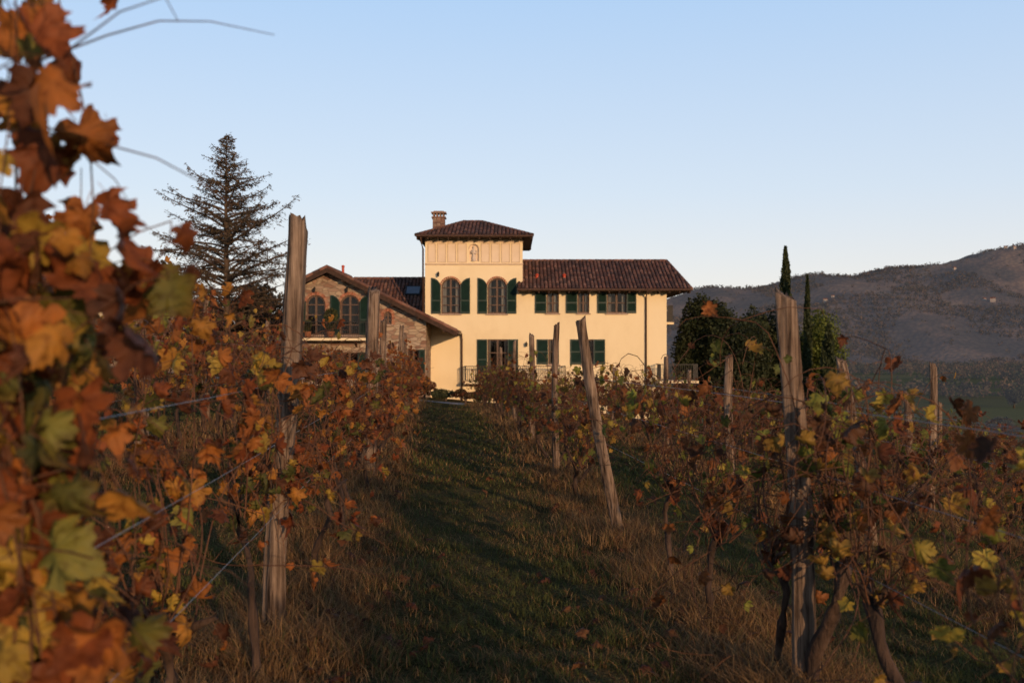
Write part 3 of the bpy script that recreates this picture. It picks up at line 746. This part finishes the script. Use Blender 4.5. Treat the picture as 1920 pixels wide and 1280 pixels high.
tile_plane(m,(lx1,YB,lz1),(lx1,yf,lz1),(ax,yf,az),(ax,YB,az))
xe=PX(797,55)-.15;ze_=az-(xe-ax)*sl
tile_plane(m,(xe,yb,ze_),(xe,YB,ze_),(ax,YB,az),(ax,yb,az))
ridge(m,(ax,yf,az+.02),(ax,YB,az+.02),.11)
ridge(m,(rx1,yf+.05,rz1+.05),(ax,yf+.05,az+.05),.09);ridge(m,(lx1,yf+.05,lz1+.05),(ax,yf+.05,az+.05),.09)
sr=m.obj('roof',M['tile'],stone)
m=MB()
for (x0,z0,x1,z1) in ((ax,az,rx1,rz1),(ax,az,lx1,lz1)):
    for y0,y1,dz in ((yf+.02,yf+.09,.24),(yf+.09,YS+1.5 if x1<ax else yb-.02,.12)):
        P=[(x0,y0,z0-.02),(x1,y0,z1-.02),(x1,y1,z1-.02),(x0,y1,z0-.02)]
        Q=[(p[0],p[1],p[2]-dz) for p in P]
        m.face(P);m.face(Q)
        for k in range(4): m.face([P[k],P[(k+1)%4],Q[(k+1)%4],Q[k]])
for t in (.12,.3,.5,.7,.9):
    xx=ax+(rx1-ax)*t;zz=az-(xx-ax)*sl;m.box(xx-.08,xx+.08,yf+.1,YS-.01 if xx<wx1 else yb-.03,zz-.34,zz-.15)
m.obj('eave',M['darkwood'],sr)
m=MB();m.tube([(rx1+.05,yf,rz1-.05),(rx1+.05,yb,rz1-.07)],.06,8);m.obj('gutter',M['copper'],sr)
pipe([(rx1+.05,54.9-.1,rz1-.1),(rx1+.08,54.86,rz1-.35),(rx1+.08,54.86,-3.2)],stone)
balcony(stone,sx(572),sx(692),YS-1.0,YS-.01,sz(634),.85)
m=MB();m.tube([(PX(643,54),54,PZ(516,54)-.25),(PX(643,54),54,PZ(500,54))],.07,8);m.tube([(PX(643,54),54,PZ(500,54)),(PX(643,54),54,PZ(497,54))],[.11,.05],8);m.obj('roof_vent',M['redvent'],sr)
m=MB()
yy0,yy1=56.0,60.5
tile_plane(m,(PX(640,yy0),yy0,PZ(604,yy0)),(PX(797,yy0)-.05,yy0,PZ(604,yy0)),(PX(797,yy0)-.05,yy1,PZ(522,yy1)),(PX(640,yy0),yy1,PZ(522,yy1)))
ridge(m,(PX(640,yy0),yy1,PZ(522,yy1)),(PX(797,yy0)-.05,yy1,PZ(522,yy1)))
rr_=m.obj('roof',M['tile'],stone)
def onr(px,t): 
    y=yy0+(yy1-yy0)*t;return Vector((px,y,PZ(604,yy0)+(PZ(522,yy1)-PZ(604,yy0))*t))
m=MB();a=PX(757,58);b=PX(786,58)
nrm=Vector((0,-.5,.87))*.12
q=[onr(a,.58)+nrm,onr(b,.58)+nrm,onr(b,.78)+nrm,onr(a,.78)+nrm]
m.face(q,(.3,.3,.3))
q2=[p-nrm for p in q]
for k in range(4): m.face([q[k],q[(k+1)%4],q2[(k+1)%4],q2[k]])
sk=m.obj('skylight',M['metal'],rr_)
m=MB();q=[onr(a+.07,.6)+nrm*1.05,onr(b-.07,.6)+nrm*1.05,onr(b-.07,.76)+nrm*1.05,onr(a+.07,.76)+nrm*1.05];m.face(q);
mg=noise_mat('skylight_glass',[(.3,(.1,.12,.14)),(.7,(.14,.16,.19))],rough=.1,bump=0,spec=.8);m.obj('pane',mg,sk)
def potted(px,y,z,h,seed):
    rng=np.random.default_rng(seed);x=PX(px,y)
    e=empty('potted_plant',(x,y,z));meta(e,'bushy green plant in a terracotta pot on the balcony','plant')
    m=MB();m.tube([(0,0,0),(0,0,.3),(0,0,.34)],[.13,.19,.21],12);m.obj('pot',M['terracotta'],e,True)
    bl=[(0,0,.34+h*.5,h*.3,h*.3,h*.5),(.08,0,.34+h*.7,h*.22,h*.22,h*.28),(-.1,0,.4+h*.3,h*.25,h*.25,h*.3)]
    link(bpy.data.objects.new('foliage',crown_mesh('foliage',rng,bl,900,.09,(.04,.05,.015),(.09,.09,.03))),e)
potted(620,YS-.6,sz(634)+.003,1.25,3)
potted(577,YS-.5,sz(634)+.003,.6,4)
# ---------------------------------------------------------------- farmhouse
YF=35.0
fh=empty('farmhouse');meta(fh,'low farmhouse with tiled hip roof and columned porch','house')
fx=lambda p: PX(p,YF);fz=lambda p: PZ(p,YF)
m=MB()
fw=[dict(cx=fx(-60),hw=.5,zb=fz(668),zt=fz(580)),dict(cx=fx(40),hw=.5,zb=fz(668),zt=fz(580)),dict(cx=fx(130),hw=.45,zb=fz(668),zt=fz(585))]
Yw=YF+1.6
wall_holes(m,[(-24,-1.5),(fx(190),-1.5),(fx(190),fz(548)),(-24,fz(548))],[rect(w['cx'],w['hw'],w['zb'],w['zt']) for w in fw],Yw)
m.face([(fx(190),Yw,-1.5),(fx(190),Yw+6,-1.5),(fx(190),Yw+6,fz(548)),(fx(190),Yw,fz(548))])
m.obj('wall',M['stone'],fh)
for i,w in enumerate(fw): window(fh,Y=Yw,seed=40+i,sh='',brick=0,curt=.4,**w)
for px in (-80,-10,60,125,186):
    m=MB();x=fx(px);m.box(x-.2,x+.2,YF-.2,YF+.2,-1.6,-.9,(.9,.9,.9));m.tube([(x,YF,-.9),(x,YF,fz(560))],.14,12);m.box(x-.2,x+.2,YF-.2,YF+.2,fz(560),fz(551));m.obj('column',M['plaster'],fh)
hip_roof('roof',-25,fx(222),YF-.6,YF+8.5,fz(546),PZ(470,YF+4),-21,fx(40),fh)
dr=MB()
K=40
for i in range(K):
    xa=-26+24*i/K;xb=-26+24*(i+1)/K
    fy=lambda x: 41.5+.05*x
    dr.face([(xa,fy(xa)-1.6,g1(xa,fy(xa)-1.6)+.04),(xb,fy(xb)-1.6,g1(xb,fy(xb)-1.6)+.04),(xb,fy(xb)+1.6,g1(xb,fy(xb)+1.6)+.04),(xa,fy(xa)+1.6,g1(xa,fy(xa)+1.6)+.04)])
d=dr.obj('driveway',M['gravel']);d['kind']='structure'

# ---------------------------------------------------------------- vine leaves
half=[(0.0,0.10),(0.10,-0.06),(0.26,-0.10),(0.40,-0.04),(0.44,.04),(0.50,.10),(0.42,.17),(0.38,.27),(0.47,.30),(0.52,.37),(0.62,.42),(0.54,.48),(0.55,.56),(0.44,.6),(0.32,.60),(0.29,.67),(0.31,.76),(0.20,.80),(.15,.90),(.07,.93),(0,1.05)]
hs_idx=(0,2,3,5,7,10,14,16,20)
def leaf_template(curl,fold,detail,seed):
    r=random.Random(seed)
    hp=half if detail else [half[i] for i in hs_idx]
    out=[p for p in hp]+[(-p[0],p[1]) for p in hp[-2:0:-1]]
    out=[(p[0]*r.uniform(.85,1.12),p[1]+r.uniform(-.04,.04)) for p in out]
    c=(0,.3);V=[(0,.3)];n=len(out);F_=[]
    if detail:
        V+=[(c[0]+(p[0]-c[0])*.55,c[1]+(p[1]-c[1])*.55) for p in out];V+=out
        for i in range(n):
            j=(i+1)%n
            F_+=[(0,1+i,1+j),(1+i,1+n+i,1+n+j),(1+i,1+n+j,1+j)]
    else:
        V+=out
        for i in range(n): F_.append((0,1+i,1+(i+1)%n))
    V3=[]
    for k,(x,y) in enumerate(V):
        d=math.hypot(x,y-.3)
        z=-curl*d*d+fold*abs(x)+ (r.uniform(-.05,.05) if k else 0)+.12*curl*math.sin(7*x+3*y)
        V3.append((x,y,z))
    if detail:
        b0=len(V3)
        V3+=[(-.012,.06,0),(.012,.06,0),(.01,-.28,.16),(-.01,-.28,.16)]
        F_+=[(b0,b0+1,b0+2),(b0,b0+2,b0+3)]
    return np.array(V3),np.array(F_)
LT={True:[leaf_template(c,f,True,i) for i,(c,f) in enumerate([(.3,.2),(.8,.1),(-.5,.5),(1.3,.7),(.2,-.4),(1.6,1.0),(2.0,1.3)])],
    False:[leaf_template(c,f,False,i) for i,(c,f) in enumerate([(.3,.2),(.8,.1),(-.5,.5),(1.3,.7)])]}
PAL={'gold':([(.36,.13,.03),(.24,.07,.022),(.40,.19,.035),(.40,.27,.045),(.12,.045,.022),(.19,.18,.038),(.10,.10,.026)],[.24,.22,.2,.12,.12,.05,.05]),
     'warm':([(.32,.11,.03),(.21,.06,.022),(.38,.17,.033),(.36,.24,.045),(.11,.045,.022),(.16,.15,.035),(.09,.095,.025)],[.24,.24,.14,.1,.18,.05,.05]),
     'cool':([(.27,.10,.03),(.18,.06,.024),(.33,.2,.042),(.36,.28,.05),(.20,.21,.04),(.09,.11,.028),(.10,.045,.022)],[.17,.2,.11,.12,.15,.1,.15])}
def build_vine(seed,detail,nl,pal,height=1.65,size=.115,ncane=9,spread=.28,low=.5,droop=.32,along=.75,cr=.0045,pull=.6,up=.1,xmax=9,ymax=9):
    rng=np.random.default_rng(seed)
    m=MB()
    th_=rng.uniform(.45,.75);r0=rng.uniform(.016,.028)
    pts=[];p=Vector((0,0,-.1));dv=Vector((rng.normal()*.015,rng.normal()*.03,0))
    for k in range(11):
        pts.append(p.copy());dv=dv*.6+Vector((rng.normal()*.016,rng.normal()*.022,0));p=p+dv+Vector((0,0,(th_+.1)/10))
    rad=[r0*(1.5-.6*k/10)*rng.uniform(.75,1.25) for k in range(11)];rad[-1]=r0*1.7;rad[-2]=r0*1.4
    m.tube(pts,rad,8);head=pts[-1]
    for k in range(3):
        d=Vector((rng.normal()*.07,rng.normal()*.16,.08));m.tube([head-Vector((0,0,.03)),head+d*.6,head+d],[r0*.9,r0*.8,r0*.4],6)
    canes=[]
    m.cur=1
    for k in range(ncane):
        q=head+Vector((rng.normal()*.03,rng.normal()*.1,0));d=Vector((rng.normal()*.3,rng.normal()*along,rng.uniform(.4,1))).normalized()
        L=rng.uniform(.7,1.35)*height*.8;n=22;cp=[q.copy()]
        htop=height*rng.uniform(.6,1.12);bend=Vector((0,0,0))
        for i in range(n):
            bend=bend*.7+Vector((rng.normal()*.05,rng.normal()*.07,rng.normal()*.03))
            d=d+bend+Vector((-q.x*pull*.6,-q.y*.12,up if q.z<htop*.8 else -droop*.6))
            if q.z>htop: d.z-=.28
            d.normalize();q=q+d*(L/n)
            q.x=max(-xmax,min(xmax,q.x));q.y=max(-ymax,min(ymax,q.y));cp.append(q.copy())
        canes.append(cp);m.tube(cp,[cr*(1-.6*i/n) for i in range(n+1)],4,cap=False)
        for s in range(4):
            b=cp[rng.integers(4,n)];dd=Vector((rng.normal()*.1,rng.normal()*.1,rng.normal()*.08))
            tw=[b,b+dd*.6,b+dd*1.1+Vector((0,0,-.01)),b+dd*1.5+Vector((rng.normal()*.03,rng.normal()*.03,-.04)),b+dd*1.7+Vector((rng.normal()*.05,rng.normal()*.05,-.08))]
            m.tube(tw,[.0026,.0022,.0019,.0015,.001],3,cap=False);canes.append(tw)
    tm=m.mesh('trunk',[M['bark'],M['cane']],True)
    cols,w=PAL[pal];cols=np.array(cols);Vs=[];Fs=[];Cs=[];off=0
    w=np.array(w);w=w/w.sum()
    per=rng.multinomial(nl,[1/len(LT[detail])]*len(LT[detail]))
    lens=np.array([len(c) for c in canes],float)*rng.uniform(.1,1.6,len(canes))**1.5;pw=lens/lens.sum()
    vt=rng.dirichlet(np.ones(len(w))*2.5);w2=.6*w+.4*vt*w/ (vt*w).sum();w2=w2/w2.sum()
    for (tv,tf),n in zip(LT[detail],per):
        if n==0: continue
        P=np.zeros((n,3))
        ci=rng.choice(len(canes),n,p=pw)
        for a in range(n):
            c=canes[ci[a]]
            for tr in range(4):
                s=rng.uniform(0.1,len(c)-1.001);k=int(s);pp=c[k].lerp(c[k+1],s-k)
                if pp.z>low+rng.uniform(0,.35): break
            P[a]=pp
        P+=rng.normal(size=(n,3))*np.array([spread*.2,spread*.18,.03])
        P[:,0]=np.clip(P[:,0],-xmax*1.15,xmax*1.15)
        ang=rng.uniform(0,6.283,n)
        nrm=np.stack([np.cos(ang),np.sin(ang),rng.normal(size=n)*.45+.2],1);nrm/=np.linalg.norm(nrm,axis=1)[:,None]
        tip=np.stack([rng.normal(size=n)*.5,rng.normal(size=n)*.5,-np.ones(n)],1)
        tip-=nrm*(tip*nrm).sum(1)[:,None];tip/=np.linalg.norm(tip,axis=1)[:,None]
        rot=np.stack([np.cross(tip,nrm),tip,nrm],2)
        col=cols[rng.choice(len(cols),n,p=w2)]*rng.uniform(.6,1.2,(n,1))
        v,f,c=instance(tv,tf,P,rot,size*rng.uniform(.4,1.15,n),col)
        k=len(tv);ed=np.tile(np.hypot(tv[:,0],tv[:,1]-.3),n)
        mixv=np.clip((ed-.3)*1.4,0,.7)[:,None]*np.repeat(rng.uniform(0,1,(n,1)),k,axis=0)
        c=c*(1-mixv)+np.array([.15,.045,.018])*mixv
        Vs.append(v);Fs.append(f+off);Cs.append(c);off+=len(v)
    fm=np_mesh('foliage',np.concatenate(Vs),np.concatenate(Fs),np.concatenate(Cs),M['leaf'])
    return tm,fm
VT=build_vine(91,True,360,'gold',height=2.2,size=.1,ncane=18,spread=.16,low=.3,along=.12,cr=.003,pull=2.6,up=.25,xmax=.2,ymax=.32)
VN=[build_vine(100+i,True,140,'gold',height=1.78,size=.088,ncane=16,spread=.2,low=.3,along=.35,cr=.0035,pull=1.3) for i in range(3)]
VW=[build_vine(120+i,True,92,'warm',height=1.58,ncane=17,size=.084,spread=.2,low=.35,cr=.004,pull=1.0) for i in range(4)]
VC=[build_vine(140+i,True,74,'cool',height=1.6,ncane=18,size=.084,low=.12,cr=.004,spread=.2,droop=.5) for i in range(5)]
ML=[build_vine(210+i,False,125,'warm',height=1.95,size=.095,ncane=16) for i in range(4)]
MW=[build_vine(160+i,False,85,'warm',height=1.48,size=.092,ncane=15,low=.35) for i in range(5)]
MC=[build_vine(180+i,False,66,'cool',height=1.45,size=.09,ncane=17,low=.15,droop=.5) for i in range(6)]
vr=random.Random(4)
def place_vine(x,y,pair,sc,label,flip):
    e=empty('grape_vine',(x,y,g1(x,y)));e.rotation_euler=(0,0,math.radians(4.3)+(math.pi if flip else 0)+vr.uniform(-.15,.15));e.scale=(1,1,sc)
    meta(e,label,'grapevine','grapevines in the vineyard rows')
    for nme,me in (('trunk',pair[0]),('foliage',pair[1])):
        link(bpy.data.objects.new(nme,me),e)
rows=[(-0.83,2.55,38.5,'w'),(-3.45,5,38,'w'),(-6.1,10,38,'w'),(1.70,-7,38.5,'c'),(4.25,1,39,'c'),(6.85,9.5,39,'c'),(9.45,14,40,'c'),(12.1,18,41,'c'),(14.8,23,42,'c')]
LBW='autumn grapevine with rust and orange leaves trained on wires'
LBC='autumn grapevine with yellow-green and brown leaves on wires'
place_vine(-.90,1.72,VT,1,'tall autumn grapevine with golden orange leaves and long shoots',False)
place_vine(1.40,4.6,VC[1],1.0,'grapevine with yellow-green leaves wrapped around a split post',False)
for (c,y0,y1,k) in rows:
    y=y0
    while y<y1:
        yy=y+vr.uniform(-.15,.15);x=c-.076*yy+vr.uniform(-.06,.06)
        if k=='w':
            if c>-1 and y<4.2: pr=vr.choice(VN);x-=.12
            elif c>-1 and y<10: pr=vr.choice(VW)
            elif c<-1 and y<24: pr=vr.choice(ML)
            else: pr=vr.choice(MW)
        else:
            pr=vr.choice(VC) if 1<y<11 and c<5 else vr.choice(MC)
        sc=vr.uniform(.84,1.1);fl=vr.random()<.5
        # open gap in the row where the strongly leaning post stands
        if not (c==1.70 and 7.6<yy<9.2):
            place_vine(x,yy,pr,sc,LBW if k=='w' else LBC,fl)
        y+=1.08
# ---------------------------------------------------------------- posts
def post(bx,by,tx,tz,r,seed,label):
    rng=np.random.default_rng(seed);gz=g1(bx,by);H=tz-gz
    me_v=[];n=22;K=30
    ph=rng.uniform(0,6.28,6);crk=rng.integers(0,n,3)
    for k in range(K+1):
        t=k/K;z=-.15+(H+.15)*t
        cx=(tx-bx)*t+.014*math.sin(t*5+ph[0]);cy=.012*math.sin(t*4+ph[1])
        for j in range(n):
            a=2*math.pi*j/n
            rr=r*(1.12-.2*t)*(1+.1*math.sin(2*a+ph[2]+t)+.07*math.sin(5*a+ph[3]+t*3)+.07*(rng.random()-.5)+.08*math.sin(t*14+ph[4])*math.sin(a+ph[5]))
            if j in crk: rr*=.76
            zz=z+(r*.6*math.sin(a+ph[0])+rng.normal()*.014 if k==K else 0)
            me_v.append((cx+rr*math.cos(a),cy+rr*math.sin(a),zz))
    me_v.append(((tx-bx)+.014*math.sin(5+ph[0]),.012*math.sin(4+ph[1]),H-.005))
    f=[]
    for k in range(K):
        for j in range(n):
            j2=(j+1)%n;f.append((k*n+j,k*n+j2,(k+1)*n+j2,(k+1)*n+j))
    for j in range(n): f.append((K*n+j,K*n+(j+1)%n,(K+1)*n))
    me=bpy.data.meshes.new('vineyard_post');me.from_pydata(me_v,[],f);me.materials.append(M['wood'])
    me.polygons.foreach_set('use_smooth',np.ones(len(f),bool));me.update()
    o=bpy.data.objects.new('vineyard_post',me);o.location=(bx,by,gz);link(o)
    meta(o,label,'post','wooden vineyard posts')
PL=[]
def pp(bpx,tpx,tpy,d,r,label='weathered wooden post in a vine row'):
    PL.append((PX(bpx,d),d,PX(tpx,d),PZ(tpy,d),r,label))
pp(512,554,417,5.4,.06,'tall weathered grey-brown post leaning slightly among vines')
pp(688,703,545,12.6,.085,'thick weathered wooden post beside the grass path')
pp(718,720,600,17,.055);pp(748,752,612,22.5,.055);pp(762,760,625,28,.05)
pp(1512,1478,553,4.67,.05,'rough split wooden post rising above green leaves')
pp(1165,1087,600,9.0,.05,'dark wooden post leaning strongly to one side')
pp(1041,1043,608,13.6,.045);pp(997,998,628,19,.05);pp(965,964,640,24,.05);pp(938,938,652,30,.05)
pp(1640,1580,675,9.8,.05,'slanting wooden post among the vines');pp(1368,1367,668,14,.055);pp(1250,1248,668,19.5,.05);pp(1152,1152,690,25,.05)
pp(1748,1748,683,13.7,.055);pp(1706,1704,733,17.5,.06);pp(1500,1500,700,21,.05)
pp(262,270,470,11.6,.085,'thick old post half hidden by orange vines');pp(385,388,560,18,.06);pp(500,502,600,25,.06)
pp(180,182,590,17,.06)
for i,(c,y) in enumerate([(6.85,27),(9.45,19),(9.45,26),(12.1,24),(12.1,31),(14.8,30),(-6.1,26),(1.7,-4)]):
    x=c-.076*y;PL.append((x,y,x+.03,g1(x,y)+1.75,.05,'weathered wooden post in a vine row'))
for i,p in enumerate(PL): post(p[0],p[1],p[2],p[3],p[4],500+i,p[5])
for ri,(c,y0,y1,k) in enumerate(rows):
    for h in (.75,1.1,1.4):
        m=MB();pts=[];y=max(y0-(.3 if ri==0 else 2.2),-8)
        while y<=y1:
            x=c-.076*y;pts.append((x+.03,y,float(gh(x,y))*1.0+h-.03*math.sin((y%5)/5*math.pi)));y+=1.25
        zs=[p[2] for p in pts];zs=[sum(zs[max(0,i-3):i+4])/len(zs[max(0,i-3):i+4]) for i in range(len(zs))]
        pts=[(p[0],p[1],z) for p,z in zip(pts,zs)]
        m.tube(pts,.0012 if y0<5 else .0017,4)
        o=m.obj('trellis_wire',M['wire']);meta(o,'thin galvanised wire strung along a vine row','wire','trellis wires along the vine rows')
# ---------------------------------------------------------------- grass
rng=np.random.default_rng(12)
def grass_field(n,y0,y1,hs,pw,wid):
    u=rng.uniform(0,1,n)
    y=y0*(y1/y0)**(u**pw)
    x=rng.uniform(-1,1,n)*(.60*y+.6)
    d=vnoise(x*4.5,y*4.5,41)*.5+vnoise(x*13,y*13,42)*.5
    keep=rng.uniform(0,1,n)<np.clip((d-.22)*2.4,.2,1)
    x=x[keep];y=y[keep];d=d[keep];n=len(x)
    z=gh(x,y)-.01
    rc=np.array([r[0] for r in rows]);dr_=np.min(np.abs((x[:,None]+.076*y[:,None])-rc[None]),axis=1)
    under=np.exp(-(dr_/.5)**2)
    H=hs*(.3+.6*d+1.9*under*vnoise(x*2,y*2,4)+.3*under)*rng.uniform(.5,1.4,n)
    a=rng.uniform(0,6.283,n);lean=rng.uniform(.3,1.3,n)*H;W=wid*rng.uniform(.6,1.5,n)
    dx=np.cos(a);dy=np.sin(a);px_=-dy;py_=dx
    def pt(t,s):
        hz=H*(t-.3*t*t);l=lean*t**1.8;w=W*(1-t)**.7*s
        return np.stack([x+dx*l+px_*w,y+dy*l+py_*w,z+hz],1)
    V=np.stack([pt(0,-1),pt(0,1),pt(.5,-1),pt(.5,1),pt(1,0)],1).reshape(-1,3)
    b=(np.arange(n)*5)[:,None]
    Fa=np.concatenate([b+np.array([0,1,3]),b+np.array([0,3,2]),b+np.array([2,3,4])])
    straw=np.array([.32,.19,.08]);green=np.array([.095,.105,.028]);brown=np.array([.16,.082,.036])
    g=vnoise(x*1.1+5,y*.8,51)*.6+vnoise(x*4+5,y*4,52)*.4;path=np.clip(1-under*1.5,0,1)
    t=rng.uniform(0,1,n)
    pg=np.clip((g+.05)*1.35*path+.06,0,.9)
    isg=(t<pg)[:,None];isb=(rng.uniform(0,1,n)<.35)[:,None]
    col=np.where(isg,green,np.where(isb,brown,straw))*rng.uniform(.5,1.25,(n,1))
    return V,Fa,np.repeat(col,5,axis=0)
A=grass_field(480000,1.9,14,.10,.85,.0024)
B=grass_field(220000,12,44,.12,.8,.008)
V=np.concatenate([A[0],B[0]]);Fa=np.concatenate([A[1],B[1]+len(A[0])]);C=np.concatenate([A[2],B[2]])
o=link(bpy.data.objects.new('grass',np_mesh('grass',V,Fa,C,M['grass'])));o['kind']='stuff'
n=1800
y=1.9*(24/1.9)**(rng.uniform(0,1,n)**.8);x=rng.uniform(-1,1,n)*(.55*y+.5)
rc=np.array([-.83,-3.45,1.7,4.25]);dr_=np.min(np.abs((x+.076*y)[:,None]-rc[None]),axis=1)
keep=rng.uniform(0,1,n)<np.exp(-(dr_/.6)**2)+.08;x=x[keep];y=y[keep];n=len(x)
p=np.stack([x,y,gh(x,y)+rng.uniform(.02,.06,n)],1)
a=rng.uniform(0,6.283,n);nr=np.stack([rng.normal(size=n)*.45,rng.normal(size=n)*.45,np.ones(n)],1);nr/=np.linalg.norm(nr,axis=1)[:,None]
tp=np.stack([np.cos(a),np.sin(a),np.zeros(n)],1);tp-=nr*(tp*nr).sum(1)[:,None];tp/=np.linalg.norm(tp,axis=1)[:,None]
rot=np.stack([np.cross(tp,nr),tp,nr],2)
col=np.array([(.14,.055,.028),(.1,.042,.024),(.17,.08,.035)])[rng.integers(0,3,n)]
v,f,c=instance(LT[True][3][0],LT[True][3][1],p,rot,rng.uniform(.04,.09,n),col)
o=link(bpy.data.objects.new('fallen_leaves',np_mesh('fallen_leaves',v,f,c,M['leaf'])));o['kind']='stuff'

# ---------------------------------------------------------------- light, sky, camera
AZ=math.radians(24);EL=math.radians(9)
sv=Vector((math.sin(AZ)*math.cos(EL),-math.cos(AZ)*math.cos(EL),math.sin(EL)))
sl_=bpy.data.lights.new('sun','SUN');sl_.energy=3.4;sl_.angle=math.radians(.5);sl_.color=(1,.63,.35)
so=bpy.data.objects.new('sun',sl_);so.rotation_euler=sv.to_track_quat('Z','Y').to_euler();coll.objects.link(so)
w=bpy.data.worlds.new('World');scene.world=w;w.use_nodes=True;nt=w.node_tree;nt.nodes.clear();n=N(nt)
out=n.add('ShaderNodeOutputWorld');bg=n.add('ShaderNodeBackground');sky=n.add('ShaderNodeTexSky')
sky.sky_type='NISHITA';sky.sun_disc=False;sky.sun_elevation=EL;sky.sun_rotation=math.pi-AZ;sky.altitude=200
sky.air_density=1.0;sky.dust_density=.6;sky.ozone_density=1.5
tc=n.add('ShaderNodeTexCoord');sx=n.add('ShaderNodeSeparateXYZ');n.l(tc.outputs['Generated'],sx.inputs[0])
r=ramp(n,[(0,(.92,.82,.80)),(.06,(.89,.86,.87)),(.15,(.73,.82,.95)),(.34,(.49,.70,1.0)),(.55,(.11,.18,.34)),(1,(.045,.085,.18))]);n.l(sx.outputs['Z'],r.inputs[0])
sc=n.add('ShaderNodeVectorMath',operation='SCALE');sc.inputs['Scale'].default_value=1/.15;n.l(r.outputs[0],sc.inputs[0])
mx=n.add('ShaderNodeMix',data_type='RGBA');mx.inputs['Factor'].default_value=.82
n.l(sky.outputs[0],mx.inputs['A']);n.l(sc.outputs[0],mx.inputs['B'])
bg.inputs['Strength'].default_value=.15
n.l(mx.outputs['Result'],bg.inputs[0]);n.l(bg.outputs[0],out.inputs[0])
cam=bpy.data.cameras.new('camera');cam.sensor_width=36;cam.lens=35.0;cam.clip_end=20000;cam.clip_start=.05
cam.dof.use_dof=True;cam.dof.focus_distance=9.5;cam.dof.aperture_fstop=3.0
co=bpy.data.objects.new('camera',cam);co.location=(0,0,0);co.rotation_euler=(math.radians(90)+math.atan(10/F),0,0);coll.objects.link(co)
scene.camera=co
scene.view_settings.view_transform='Standard';scene.view_settings.look='None';scene.view_settings.exposure=0
